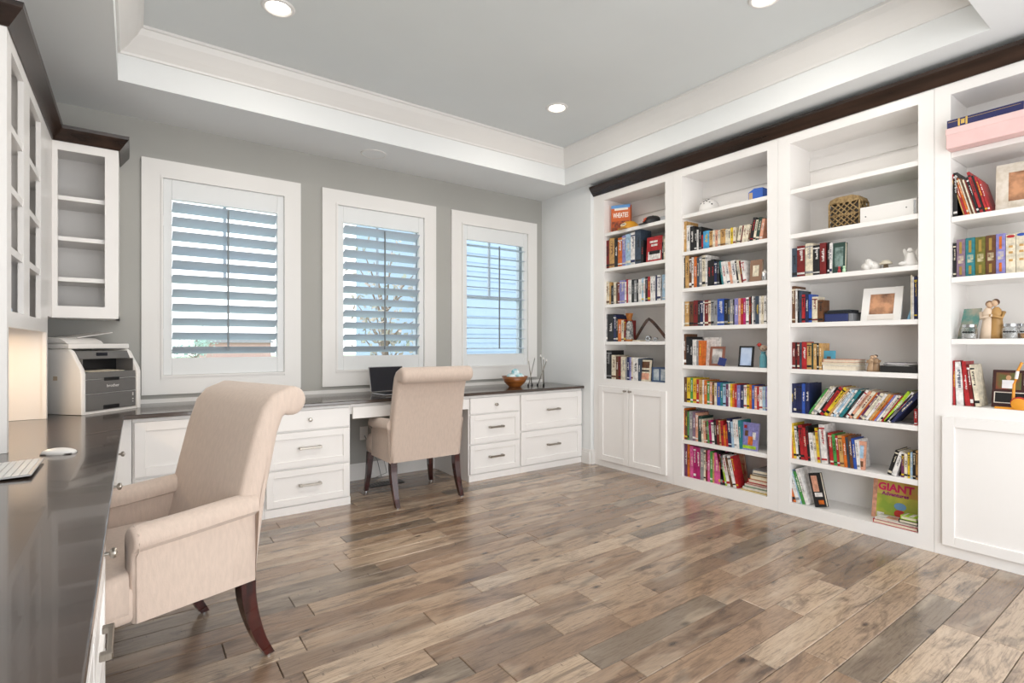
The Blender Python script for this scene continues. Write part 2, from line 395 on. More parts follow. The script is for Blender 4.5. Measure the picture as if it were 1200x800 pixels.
for i, (tx, ty, hh) in enumerate(((.6, 44, 2.3), (3.6, 44, 2.5), (12.6, 44, 2.6), (-2.6, 44, 2.4))):
    tree(tx, ty, hh, 1.3, ['round green tree in the distance, left of the left window view', 'round green tree in the distance, centre of the left window view', 'round green tree in the distance beyond the middle window', 'low green tree in the distance at the left end of the row'][i], 20 + i, lf2, 900)

# ------------------------------------------------------------ cabinetry helpers
def handle(parent, c, axis, L=.135, so=.036):
    # bar pull; c = centre on the face, axis 'y-' = face looks to -Y, 'x+' = face looks to +X
    mb = MB(); h = L / 2
    mb.box(-h, h, -so + .001, -so + .013, -.0075, .0075, .002, 1)
    mb.box(-h - .008, -h + .012, -so, 0, -.0085, .0085, .002, 1); mb.box(h - .012, h + .008, -so, 0, -.0085, .0085, .002, 1)
    return mb.build('handle', M['nickel'], parent, loc=c, rot=(0, 0, 0 if axis == 'y-' else R(90) if axis == 'x+' else R(-90)))
def knob(parent, c, axis, r=.014):
    rot = {'y-': (R(90), 0, 0), 'x+': (0, R(90), 0), 'x-': (0, R(-90), 0)}[axis]
    return MB().lathe([(r * .75, 0), (r * .7, .003), (r * .35, .006), (r * .35, .016), (r * .8, .019), (r, .024), (r * .9, .030), (0, .034)], n=16).build('knob', M['nickel'], parent, 'angle', loc=c, rot=rot)
def shaker(parent, name, o, a0, a1, z0, z1, axis, fw=.055, mt=None):
    """shaker front. o = plane of cabinet face; a0..a1 along wall."""
    mt = mt or M['white']; t = .02
    def bx(mb, p0, p1, q0, q1, d0, d1, bev=.0015):
        if axis == 'y-': mb.box(p0, p1, o - d1, o - d0, q0, q1, bev, 1)
        elif axis == 'x+': mb.box(o + d0, o + d1, p0, p1, q0, q1, bev, 1)
        else: mb.box(o - d1, o - d0, p0, p1, q0, q1, bev, 1)
    mb = MB(); bx(mb, a0, a0 + fw, z0, z1, .001, t); bx(mb, a1 - fw, a1, z0, z1, .001, t); bx(mb, a0 + fw, a1 - fw, z1 - fw, z1, .001, t); bx(mb, a0 + fw, a1 - fw, z0, z0 + fw, .001, t)
    d = mb.build(name, mt, parent)
    mb = MB(); bx(mb, a0 + fw - .004, a1 - fw + .004, z0 + fw - .004, z1 - fw + .004, .001, .010, 0); mb.build('panel', mt, d)
    return d
def slab(parent, name, o, a0, a1, z0, z1, axis):
    mb = MB()
    if axis == 'y-': mb.box(a0, a1, o - .02, o - .001, z0, z1, .002, 1)
    else: mb.box(o + .001, o + .02, a0, a1, z0, z1, .002, 1)
    return mb.build(name, M['white'], parent)

FY = 3.83; XFL = -.085
ZK = .736   # underside of worktop
# back wall base units
def unit2(x0, x1, label):
    r = empty('drawer_cabinet', ((x0 + x1) / 2, FY, 0), 0, label, 'cabinet'); r2 = x = -(x0 + x1) / 2
    def sh(o): o.location.x += x; o.location.y -= FY; return o
    sh(B(x0, x1, FY + .001, YB - .002, 0, ZK).build('body', M['white'], r))
    sh(B(x0, x1, FY - .012, FY, 0, .055).build('plinth', M['white'], r))
    for z0, z1 in ((.385, .712), (.065, .37)):
        d = sh(shaker(r, 'drawer', FY, x0 + .01, x1 - .01, z0, z1, 'y-'))
        handle(d, ((x0 + x1) / 2, FY - .02, (z0 + z1) / 2 + .01), 'y-')
    return r
def unit3(x0, x1, label):
    r = empty('drawer_cabinet', ((x0 + x1) / 2, FY, 0), 0, label, 'cabinet'); x = -(x0 + x1) / 2
    def sh(o): o.location.x += x; o.location.y -= FY; return o
    sh(B(x0, x1, FY + .001, YB - .002, 0, ZK).build('body', M['white'], r))
    sh(B(x0, x1, FY - .012, FY, 0, .055).build('plinth', M['white'], r))
    d = sh(slab(r, 'drawer', FY, x0 + .01, x1 - .01, .578, .712, 'y-')); knob(d, ((x0 + x1) / 2, FY - .02, .648), 'y-')
    for z0, z1 in ((.322, .565), (.065, .308)):
        d = sh(shaker(r, 'drawer', FY, x0 + .01, x1 - .01, z0, z1, 'y-', .045)); handle(d, ((x0 + x1) / 2, FY - .02, (z0 + z1) / 2 + .01), 'y-')
    return r
unit2(-.005, .712, 'white two-drawer base cabinet under the left window beside the printer corner')
unit3(.714, 1.295, 'white three-drawer base cabinet between the two beige chairs')
unit3(2.312, 2.850, 'white three-drawer base cabinet just right of the chair at the laptop')
unit2(2.852, 3.625, 'white two-drawer base cabinet at the right end under the wooden bowl')
ap = empty('desk_apron', (1.80, FY, 0), 0, 'white pencil drawer apron over the kneehole behind the second chair', 'drawer')
o = B(1.297, 2.31, FY, YB - .005, .66, ZK).build('body', M['white'], ap); o.location = (-1.8, -FY, 0)
o = B(1.31, 2.30, FY - .02, FY - .001, .625, .712, .002, 1).build('drawer', M['white'], ap); o.location = (-1.8, -FY, 0)
# left run base units
def lunit(y0, y1, label, kn=True):
    r = empty('drawer_cabinet', (XFL, (y0 + y1) / 2, 0), 0, label, 'cabinet'); yy = -(y0 + y1) / 2
    def sh(o): o.location.x -= XFL; o.location.y += yy; return o
    sh(B(XL + .002, XFL, y0, y1, 0, ZK).build('body', M['white'], r))
    d = sh(slab(r, 'drawer', XFL, y0 + .01, y1 - .01, .578, .712, 'x+')); kn and knob(d, (XFL + .02, (y0 + y1) / 2, .66), 'x+', .013)
    for z0, z1 in ((.322, .565), (.065, .308)):
        d = sh(shaker(r, 'drawer', XFL, y0 + .01, y1 - .01, z0, z1, 'x+', .045)); handle(d, (XFL + .02, (y0 + y1) / 2, (z0 + z1) / 2), 'x+', .15, .026)
lunit(1.36, 1.91, 'white three-drawer cabinet in the left foreground under the dark worktop')
lunit(.80, 1.358, 'white three-drawer cabinet at the lower left edge nearest the camera', False)
lunit(.24, .798, 'white three-drawer cabinet below the near end of the left worktop', False)
lunit(2.79, 3.36, 'white three-drawer cabinet on the left run beyond the near chair')
ap = empty('desk_apron', (XFL, 2.35, 0), 0, 'white pencil drawer apron with small knob above the near chair', 'drawer')
o = B(XL + .01, XFL, 1.912, 2.788, .66, ZK).build('body', M['white'], ap); o.location = (-XFL, -2.35, 0)
o = B(XFL + .001, XFL + .02, 1.92, 2.78, .625, .712, .002, 1).build('drawer', M['white'], ap); o.location = (-XFL, -2.35, 0); knob(o, (XFL + .02, 2.36, .665), 'x+', .013)
r = empty('corner_cabinet', (XFL, 3.6, 0), 0, 'white blind corner cabinet below the printer', 'cabinet')
o = B(XL + .01, XFL, 3.362, YB - .005, 0, ZK).build('body', M['white'], r); o.location = (-XFL, -3.6, 0)
o = B(XFL, -.008, 3.83, YB - .005, 0, ZK).build('filler', M['white'], r); o.location = (-XFL, -3.6, 0)
# L-shaped worktop
poly = [(XL + .001, .2), (-.05, .2), (-.05, 3.79), (XR - .002, 3.79), (XR - .002, YB - .001), (XL + .001, YB - .001)]
wt = MB().prism(poly, 2, ZK + .001, .762, .004, 2).build('worktop', M['counter'])
tag(wt, 'dark polished L-shaped worktop running under the windows and along the left wall', 'worktop')

# ------------------------------------------------------------ left hutch and corner wall cabinet
HX = -.39
hu = empty('hutch', (HX, 3.3, .762), 0, 'white open-shelved hutch standing on the left worktop', 'cabinet')
def H(mb, name, m=None, par=None):
    o = mb.build(name, m or M['white'], par or hu); 
    if not par: o.location = (-HX, -3.3, -.762)
    return o
ht = 2.395
H(B(XL + .001, HX - .0202, 2.74, 2.765, .763, ht), 'side_panel'); H(B(XL + .001, HX - .0202, 3.875, 3.90, .763, ht), 'side_panel')
H(B(XL + .001, XL + .012, 2.765, 4.455, 1.25, ht), 'back_panel')
H(B(XL + .012, HX - .02, 2.765, 3.875, 1.27, 1.295), 'shelf')
H(B(XL + .012, HX - .02, 2.765, 4.455, ht - .02, ht), 'top_panel')
fr = MB()
for y0, y1 in ((2.74, 2.83), (3.12, 3.28), (3.64, 3.91)): fr.box(HX - .02, HX, y0, y1, 1.245 if y0 > 2.8 or 1 else 0, ht)
fr.box(HX - .02, HX, 2.74, 2.775, .763, 1.245); fr.box(HX - .02, HX, 3.865, 3.91, .763, 1.245)
for y0, y1 in ((2.83, 3.12), (3.28, 3.64)): fr.box(HX - .02, HX, y0, y1, 1.245, 1.308); fr.box(HX - .02, HX, y0, y1, 2.33, ht)
H(fr, 'face_frame')
H(B(XL + .012, HX - .02, 3.20, 3.22, 1.295, ht - .02), 'divider')
for z in (1.535, 1.78, 2.022):
    H(MB().prism([(XL + .012, 2.765), (HX - .0205, 2.765), (HX - .0205, 2.831), (HX - .003, 2.831), (HX - .003, 3.119), (HX - .0205, 3.119), (HX - .0205, 3.20), (XL + .012, 3.20)], 2, z, z + .03), 'shelf')
    H(MB().prism([(XL + .012, 3.22), (HX - .0205, 3.22), (HX - .0205, 3.281), (HX - .003, 3.281), (HX - .003, 3.639), (HX - .0205, 3.639), (HX - .0205, 3.875), (XL + .012, 3.875)], 2, z, z + .03), 'shelf')
mb = MB()
for z in range(30):
    zz = 1.40 + z * .032; mb.lathe([(0, 0), (.003, 0)], n=6, mtx=Matrix.Translation((HX - .06, 3.1985, zz)) @ Matrix.Rotation(R(90), 4, 'X'))
ph = H(mb, 'pin_holes', M['black']); tag(ph, kind='stuff')
o = B(-.60, -.45, 3.45, 3.475, 1.296, 1.50).build('binder', mat('binder_navy', '#2b2f52', .5, noise=.05)); o.location = (0, -.40, 0); tag(o, 'slim dark blue binder standing on the bottom shelf of the left hutch', 'binder')
o = B(-.58, -.42, 2.98, 3.07, 1.296, 1.33).build('box', mat('pale_blue_card', '#c8d6e4', .6, noise=.05)); tag(o, 'small pale blue box lying on the bottom shelf of the left hutch', 'box')
cc = empty('wall_cabinet', (-.23, 4.12, 1.335), 0, 'white open corner wall cabinet mounted above the printer', 'cabinet')
def K(mb, name, m=None):
    o = mb.build(name, m or M['white'], cc); o.location = (.23, -4.12, -1.335); return o
CY = 4.10; ct = 2.395; cx0, cx1 = -.3895, -.075
K(B(cx1 - .018, cx1, CY + .02, YB - .001, 1.335, ct), 'side_panel'); K(B(XL + .02, cx1, CY + .02, YB - .001, 1.335, 1.355), 'bottom_panel')
K(B(XL + .02, cx1, CY + .02, YB - .001, ct - .02, ct), 'top_panel'); K(B(XL + .02, cx1 - .018, YB - .012, YB - .001, 1.355, ct - .02), 'back_panel')
mb = MB(); mb.box(cx0, cx0 + .025, CY, CY + .02, 1.335, ct); mb.box(cx1 - .068, cx1, CY, CY + .02, 1.335, ct); mb.box(cx0 + .025, cx1 - .068, CY, CY + .02, 1.335, 1.405); mb.box(cx0 + .025, cx1 - .068, CY, CY + .02, 2.335, ct)
mb.box(HX - .02, HX, 3.911, CY - .0005, 1.335, 2.395)
K(mb, 'face_frame')
for z in (1.555, 1.80, 2.045): K(B(XL + .02, cx1 - .018, CY + .03, YB - .012, z, z + .025), 'shelf')
# dark crown on left cabinets (trim): profile swept round the path
def crown(name, path, prof, m):
    # path: list of (x,y, nx,ny) with mitre offset direction ; prof: (offset, z)
    secs = [[(x + nx * d, y + ny * d, z) for d, z in prof] for x, y, nx, ny in path]
    return tag(MB().rings(secs).build(name, m), kind='structure')
pf = [(0, 2.385), (.006, 2.385), (.052, 2.45), (.055, 2.47), (0, 2.47)]
crown('trim_3', [(XL + .002, 2.74, 0, -1), (HX, 2.74, 1, -1), (HX, CY, 1, -1), (cx1, CY, 1, -1), (cx1, YB - .001, 1, 0)], pf, M['dark'])
pr_ = [(0, 2.622), (.008, 2.622), (.062, 2.685), (.066, 2.705), (0, 2.705)]
crown('trim_4', [(XF, .10, -1, 0), (XF, 3.698, -1, 0)], pr_, M['dark'])
# warm under-cabinet lamp
ul = empty('under_cabinet_light', (-.55, 3.3, 1.262), 0, 'slim warm strip light under the left hutch', 'light')
B(-.02, .02, -.4, .4, -.012, .008).build('housing', M['white_plastic'], ul); B(-.014, .014, -.38, .38, -.015, -.0125).build('diffuser', mat('warm_lamp_glow', '#ffd3a0', .5, emit=4), ul)
area_light('under_cabinet_beam', (-.55, 3.3, 1.24), (0, 0, 0), .04, .8, 5, (1, .72, .46))

# ------------------------------------------------------------ right bookcases
UY = [3.697, 2.762, 1.881, .996, .10]
OPN = [(3.557, 2.845), (2.678, 1.959), (1.800, 1.071), (.923, .22)]
SH = [[2.24, 1.90, 1.554, 1.20], [2.24, 1.935, 1.635, 1.322, 1.004, .697, .388], [2.24, 1.933, 1.637, 1.322, 1.006, .703, .387], [2.24, 1.882, 1.547, 1.206]]
BOT = [.843, .084, .084, .838]
ul_ = ['white bookcase bay nearest the windows with a two-door cupboard below', 'white floor-length bookcase bay, second from the window wall, packed with books', 'white floor-length bookcase bay with the woven basket, third from the window wall', 'white bookcase bay at the right edge with a cupboard door below']
for u in range(4):
    y1, y0 = UY[u], UY[u + 1]; r = empty('bookcase', (XF, (y0 + y1) / 2, 0), 0, ul_[u], 'bookcase', 'built-in bookcase bays'); yy = -(y0 + y1) / 2
    def S(mb, name, m=None):
        o = mb.build(name, m or M['white'], r); o.location = (-XF, yy, 0); return o
    a, b = OPN[u]
    S(B(XF + .02, XK - .01, a, y1 - .001, 0, 2.70), 'side_panel'); S(B(XF + .02, XK - .01, y0 + .001, b, 0, 2.70), 'side_panel')
    S(B(XK - .022, XK - .01, b, a, 0, 2.70), 'back_panel'); S(B(XF + .02, XK - .022, b, a, 2.565, 2.70), 'top_panel')
    S(B(XK - .034, XK - .022, b, a, 2.42, 2.50), 'nailing_strip')
    mb = MB(); g = .0008
    mb.box(XF, XF + .0198, a, y1 - g, 0, 2.70); mb.box(XF, XF + .0198, y0 + g, b, 0, 2.70); mb.box(XF, XF + .0198, b, a, 2.56, 2.70); mb.box(XF, XF + .0198, b, a, 0, BOT[u])
    S(mb, 'face_frame')
    S(B(XF + .02, XK - .022, b, a, BOT[u] - .02, BOT[u]), 'bottom_panel')
    for z in SH[u]: S(B(XF + .006, XK - .022, b + .001, a - .001, z - .03, z, .0015, 1), 'shelf')
    if u in (0, 3):
        if u == 0: drs = [(3.24, 3.612, 0), (2.822, 3.236, 1)]
        else: drs = [(.16, .957, 2)]
        for d0, d1, kk in drs:
            d = shaker(r, 'door', XF, d0, d1, .062, .775, 'x-', .055); d.location = (-XF, yy, 0)
            if kk < 2: knob(d, (XF - .02, d0 + .028 if kk == 0 else d1 - .028, .745), 'x-', .012)

# ------------------------------------------------------------ books
COL = dict(dr=('dark red', '#7c1c1c'), rd=('red', '#b5262b'), og=('orange', '#d86f22'), tn=('tan', '#cfa262'), yl=('yellow', '#e8c530'), cr=('cream', '#e9dec6'), wh=('white', '#f0ece8'),
           gy=('grey', '#98989a'), bk=('black', '#1a1a1d'), nv=('navy', '#1f2855'), bl=('blue', '#2f56b0'), lb=('pale blue', '#a9c8e0'), li=('lilac', '#8f8bc8'), tl=('teal', '#2b8088'),
           dg=('dark green', '#25453c'), gn=('green', '#4d9a4c'), lg=('lime', '#a8cf2c'), br=('brown', '#6b4429'), pk=('pink', '#e0609c'), mg=('magenta', '#b51f6c'), pp=('plum', '#6a3258'),
           sl=('slate', '#3c4a5b'), pc=('peach', '#e2a488'), ol=('olive', '#74702c'), mv=('mauve', '#8b7286'), sb=('sky blue', '#4aa8dc'))
def cm(c): return mat('cover_' + COL[c][0].replace(' ', '_'), COL[c][1], .42, noise=.38, nscale=38)
ORD = ['first', 'second', 'third', 'fourth', 'fifth', 'sixth', 'seventh', 'eighth', 'ninth', 'tenth', 'eleventh', 'twelfth', 'thirteenth', 'fourteenth', 'fifteenth', 'sixteenth', 'seventeenth', 'eighteenth', 'nineteenth', 'twentieth'] + ['%dth' % i if i % 10 not in (1, 2, 3) or i in (11, 12, 13) else '%d%s' % (i, {1: 'st', 2: 'nd', 3: 'rd'}[i % 10]) for i in range(21, 60)]
BAYN = ['bay nearest the windows', 'second bay', 'basket bay', 'rightmost bay']
SHN = ['top', 'second', 'third', 'fourth', 'fifth', 'sixth', 'seventh', 'bottom']
def sy(px, x=3.70):
    """shelf position (Y) of a picture column on the book-spine plane"""
    u = (px - 600) / 613; return x * (.8100 - u * .5864) / (.5864 + u * .8100)
def book(y, z, wd, ht, col, lean=0, dep=.17, x=3.70, label='', group=None, tcol=None, flat=False, name='book'):
    """upright book: y = right-hand bottom edge (towards -Y), spine to the room (-X)."""
    t = min(.0028, wd * .16); g = .0008
    mb = MB(); mb.box(0, .0035, g, wd - g, 0, ht); mb.box(.0035, dep, g, g + t, 0, ht); mb.box(.0035, dep, wd - g - t, wd - g, 0, ht)
    o = mb.build(name, cm(col))
    B(.0036, dep - .006, g + t, wd - g - t, .004, ht - .004).build('pages', M['paper'], o)
    rnd = random.random(); tc_ = tcol or random.choice({'wh': ['bk', 'rd', 'nv', 'gy'], 'cr': ['br', 'dr', 'bk', 'gy'], 'bk': ['wh', 'cr', 'rd', 'gy'], 'yl': ['rd', 'bk'], 'tn': ['br', 'cr', 'bk']}.get(col, ['wh', 'cr', 'yl', 'bk', 'wh']))
    if wd > .009:
        m = cm(tc_)
        mb = MB(); z0 = ht * (.35 + .2 * rnd); h2 = ht * (.25 + .2 * random.random()); q = wd * .28
        # title marks: short strokes stacked along the spine
        zz = z0
        while zz < min(z0 + h2, ht - .02):
            e = .003 + .005 * random.random(); mb.box(-.0006, .0002, q, wd - q - random.random() * .3 * wd, zz, zz + e); zz += e + .0025
        mb.build('spine_title', m, o)
        if rnd > .45:
            B(-.0005, .0002, g, wd - g, ht * .08, ht * (.11 + .06 * random.random())).build('spine_band', m, o)
            if rnd > .7: B(-.0005, .0002, g, wd - g, ht * .88, ht * .92).build('spine_band', m, o)
    a = R(lean)
    if lean >= 0: o.location = (x, y, z); o.rotation_euler = (a, 0, 0)
    else:
        # pivot on the left bottom edge (y + footprint)
        fw = wd * math.cos(a)
        o.location = (x, y, z + wd * math.sin(-a)); o.rotation_euler = (a, 0, 0)
    tag(o, label, 'book', group); return o
cnt = {}
def shelf_books(u, si, px0, spec, lean=0, dep=.17, x=3.70, hs=1.0):
    """spec: 'colour width_px/height_px ...' from left to right"""
    z = (SH[u] + [BOT[u]])[si]; si_n = si if u in (1, 2) else si
    shn = 'bottom' if si == len(SH[u]) else SHN[si]; grp = 'books on the %s shelf of the %s' % (shn, BAYN[u])
    px = px0
    for tok in spec.split():
        c = tok[:2]; wpx, hpx = tok[2:].split('/'); wpx = float(wpx); hpx = float(hpx)
        ya, yb = sy(px, x), sy(px + wpx, x); foot = ya - yb
        depth = ya * .8100 + x * .5864
        ht = hpx * depth / 613 * hs
        wd = foot * math.cos(R(lean))
        k = cnt[(u, si)] = cnt.get((u, si), -1) + 1
        nm = COL[c][0]; size = 'thin' if wd < .022 else 'thick' if wd > .038 else 'medium'
        ln = ' leaning' if abs(lean) > 2 else ''
        dd = dep * (.85 + .25 * random.random())
        book(yb, z, wd, ht / math.cos(R(lean)) if lean else ht, c, lean, min(dd, XK - .03 - x), x, '%s%s %s book, %s from left on the %s shelf, %s' % (size, ln, nm, ORD[k], shn, BAYN[u]), grp)
        px += wpx
    return px
def facing(u, si, px0, px1, hpx, cname, label, tilt=8, x=3.72, th=.018, name='book', extra=None, cat='book', yaw=0):
    """book or card standing with its cover to the room, leaning back."""
    z = (SH[u] + [BOT[u]])[si] if si is not None else extra_z
    ya, yb = sy(px0, x), sy(px1, x); depth = (ya + yb) / 2 * .81 + x * .5864; ht = hpx * depth / 613; wd = ya - yb
    mb = MB(); mb.box(0, .003, 0, wd, 0, ht); mb.box(th - .003, th, 0, wd, 0, ht); mb.box(.003, th - .003, wd - .003, wd, 0, ht)
    o = mb.build(name, cm(cname) if isinstance(cname, str) else cname)
    B(.0031, th - .0031, .004, wd - .003, .004, ht - .004).build('pages', M['paper'], o)
    o.location = (x, yb, z + .0005); o.rotation_euler = (0, R(tilt), R(yaw))
    tag(o, label, cat); return o, wd, ht
def patch(o, col, y0, y1, z0, z1, name='cover_print', t=.0006):
    m = cm(col) if col in COL else col
    return B(-t, .0002, y0, y1, z0, z1).build(name, m, o)
def cmat(hexc): return mat('print_' + hexc[1:], hexc, .45, noise=.05, nscale=20)

random.seed(11)
# bay 1
shelf_books(0, 1, 709, 'dr5/33 tn6/35 bk4/34 og5/34 li4/36 lb6/37 wh5/38 sl7/42 bk3/27')
o, wd, ht = facing(0, 1, 757, 775, 30, 'rd', 'red boxed book with white panel facing out, bay nearest the windows', 4, 3.71, .05)
patch(o, 'wh', .012, wd - .02, .02, ht * .42); patch(o, 'bk', .02, wd - .03, ht * .30, ht * .44, t=.0009); patch(o, 'wh', wd * .3, wd * .8, ht * .76, ht * .84, 'title_print'); patch(o, 'wh', wd * .3, wd * .7, ht * .62, ht * .7, 'title_print')
shelf_books(0, 1, 775.5, 'bk2/21 cr2/25')
shelf_books(0, 2, 709, 'cr5/27 tn2/26 bk3/22 cr3/26 br2/25 dr2/25 li6/27 wh2/25 rd2/28 wh4/27 bk3/27 gy3/26 bk2/27 wh4/27 lb2/28 wh2/27 bk3/29 rd3/29 wh3/29 wh3/28 nv2/30 wh4/30 gy2/30 lb4/30')
shelf_books(0, 3, 709, 'gy3/32 bk7/32 nv3/31 bk2/27 og4/26 cr3/25 dr2/25')
shelf_books(0, 4, 708.6, 'bk8/33 cr5/28 br3/27 dr3/27 cr5/27 gy2/25 nv3/27 li2/27 cr2/27 wh6/27 sl3/26')
o, wd, ht = facing(0, 4, 747, 761, 25, 'cr', 'cream book with brown pictures facing out, bay nearest the windows', 6, 3.71)
patch(o, 'br', .01, wd - .01, ht * .62, ht * .92); patch(o, 'bk', .01, wd - .005, ht * .45, ht * .53); patch(o, 'pc', .01, wd - .01, ht * .08, ht * .38)
# bay 2
shelf_books(1, 1, 800, 'tn4.5/36 wh4/31 bk5/29 bk3/25 wh2/24 bk3.5/27 rd2/17 sb7/21 tn4/20 cr3/20 pc3/20 cr3/19 tn6/20 cr3/19 cr3/19 yl3/20 cr3/20')
shelf_books(1, 1, 863, 'cr4/20 dr1.5/20 cr3.5/20 cr4/20 br2/20 bk4/27 cr3/24 dg4/26 pc4/24', 10)
shelf_books(1, 2, 800, 'bk3/36 tn4.5/38 br3/37 wh2.5/36 og3.5/36 sl3/35 gy3/36 cr4/37 wh2.5/37 bk4/30 bk4/31 nv3/28 bk3/29')
shelf_books(1, 2, 846, 'tl2/28 wh4/27 wh4/27 pc3/26 wh5/27 bk2/26 cr3/27 dr2/26 wh4/26', -8)
mbr = mat('print_brown_face', '#8f6d58', .6, noise=.1)
o, wd, ht = facing(1, 2, 878, 892, 26, mbr, 'brown patterned book facing out beside the silver jar, second bay', 6, 3.71); patch(o, 'cr', wd * .25, wd * .75, ht * .25, ht * .75)
shelf_books(1, 3, 800.5, 'gy2/29 tn5/29 br5/29 dr5/30 bk3/29 nv3.5/29 wh1.5/29 dr4.5/30 cr3/29 gy3.5/30 gy4/29 bl8/31 bk4.5/30 sl2/29 gy4/30 bk1.5/30 li4.5/31 pc3/31 rd3/31 mg3/31 wh3.5/32 dr2/32 bk1.5/33 wh2/33 gy2/33 sl4.5/33 wh2/33 cr3.5/33 wh3.5/33 bk2.5/33')
shelf_books(1, 4, 800, 'br4/36 bk4/33 bk3.5/31 wh4.5/30 gy2.5/29 og3.5/29')
o, wd, ht = facing(1, 4, 823.5, 843, 33, 'wh', 'large white blank-covered book facing out behind the brown photo frame', 4, 3.76)
shelf_books(1, 5, 799.5, 'dg2.5/29 br3/29 yl4/29 gn3/29 yl4/29 rd3/28 tn4/28 wh2/28 og3.5/28 gn3/27 pc3/27 br2.5/27 cr3/26 bl4/27 tl3/27 lb3.5/26 pp3/26 wh2/27 yl2.5/27 og2.5/27 rd3/27 li4/26 nv4/27 wh3.5/27 yl3/28 og3/28 bl3/28 pc3/27 rd2.5/27 wh4/27 lb3.5/28 li4/28 bk2/32')
shelf_books(1, 6, 799.5, 'og3/36 br3/34 gn2/33 gy4/34 mv3.5/34 pc3/33 dg4/30')
shelf_books(1, 6, 822, 'cr3/27 pc2.5/25 br2/25 gn2/26 mg3/27 wh3/25 bk3/28 dr3/29 tn2/29 rd3/29 og2.5/24 rd2.5/26 nv4/33 lb3/30 wh3/33 wh3/33 tl3/33', -4)
o, wd, ht = facing(1, 6, 868, 887, 32, 'li', 'lilac picture book with painted children cover facing out', 9, 3.71); patch(o, 'lg', .01, wd - .015, .01, ht * .16); patch(o, 'og', wd * .3, wd * .6, ht * .18, ht * .5); patch(o, 'wh', wd * .15, wd * .35, ht * .4, ht * .66); patch(o, 'br', wd * .62, wd * .82, ht * .5, ht * .7); patch(o, 'rd', wd * .72, wd * .9, ht * .78, ht * .9)
shelf_books(1, 7, 799.5, 'mv3/38 pp3/38 og3/38 pk4/37 mg3/37 mg5/37 gy4/37 cr2.5/36 dr2/36 pk3/37 gn3/36 tn2/35 pk5/36 pk2/35 bk3/36')
shelf_books(1, 7, 847, 'bk3/38 lg2/33 wh4/35 br3/33 wh4/36 rd3/36', -13, .10)
fp_, wd, ht = facing(1, 7, 858, 876, 36, mat('print_portrait', '#a8382e', .4, hex2='#c9a27e', nscale=18), 'red and brown pictured book behind the magazine stack, second bay bottom shelf', 6, 3.86); fp_.rotation_euler = (R(-12), R(6), 0); fp_.location.z += .012
patch(fp_, 'br', wd * .5, wd * .85, ht * .5, ht * .85); patch(fp_, 'tn', wd * .15, wd * .5, ht * .3, ht * .6)
# bay 3
shelf_books(2, 2, 927, 'sl7/34 dr9/36')
shelf_books(2, 2, 943.5, 'cr9/38 bk8/35 dr7.5/37')
shelf_books(2, 2, 969.5, 'bk2.5/37 wh3/36')
o, wd, ht = facing(2, 2, 975.5, 990, 36, 'dg', 'dark green hardback with misty cover, turned out on the third shelf', 3, 3.705, .03); patch(o, mat('print_mist', '#8aa09a', .5, hex2='#2c4640', nscale=25), .012, wd - .012, ht * .2, ht * .85)
shelf_books(2, 3, 926.5, 'br5.5/43 wh2.5/40 bk2/38')
shelf_books(2, 3, 936.5, 'sl3/37 rd4/33 nv4/33 bl4/33 cr6.5/30 br6.5/26', dep=.11)
shelf_books(2, 4, 928, 'dr4/31 bk2/31 dr3/31 sl2.5/31 rd6/32 tn5.5/31 dg2/31 tn4/30 bk2.5/31 tn3.5/31', dep=.11)
shelf_books(2, 5, 926.8, 'nv3.2/34 nv3.2/34 nv3.2/34 nv3.2/34 bl4/35 nv5/36')
shelf_books(2, 5, 946, 'gn3/30 cr4/33 wh3/33 bk3/33 rd5/33 yl5/33 tn3/33 wh3/33 lb3.5/32 wh3/32 tl5/32 bk3/32 wh4/33 pc4/32 cr5/32 og2/32 pp3/32 cr5/31 wh4/31 tn4/31 og3/31 li2.5/31 wh3/31 cr3/31 rd2/31 lg5/36 wh4/36', 33, .17)
shelf_books(2, 5, 1035, 'wh4/33 nv7/38', 38)
shelf_books(2, 5, 1071, 'rd4/19')
shelf_books(2, 6, 927, 'og3.5/41 yl3/41 wh3/38 bk2/38 rd4.5/40 rd4/38 bk3/40 wh5/33 cr3/31 yl3.5/40 gy1.5/38 wh7/45', -5)
shelf_books(2, 6, 973, 'rd4.5/37 gn4/36 rd3/35 tn5/36 og4/36 sl3/35 br4/37 bl4/35 wh3.5/34', -5)
ofp, wd, ht = facing(2, 6, 1004, 1013, 33, 'pc', 'peach picture book with a face, turned out in the middle of the seventh shelf', 6, 3.71); patch(ofp, 'lb', wd * .2, wd * .7, ht * .4, ht * .85); patch(ofp, 'br', wd * .2, wd * .8, ht * .1, ht * .3)
shelf_books(2, 6, 1039, 'bk5/29 wh6/28', 16)
shelf_books(2, 6, 1056, 'pp3.5/27 cr4/28 yl3/30 lb3/31 bk3.5/33 tn3/34')
shelf_books(2, 7, 927, 'dr3/38 og3/36 wh5/38 lb2/40 gn4/36 wh4/40', -17)
o, wd, ht = facing(2, 7, 955, 969, 39, 'bk', 'black covered book with a figure photo, leaning at the left of the bottom shelf', 6, 3.705, .03); o.rotation_euler = (R(-14), R(5), 0)
o.location.z += wd * .24
patch(o, 'pc', wd * .35, wd * .85, ht * .45, ht * .92); patch(o, 'wh', wd * .15, wd * .8, ht * .3, ht * .42); patch(o, 'og', wd * .15, wd * .6, ht * .08, ht * .2)
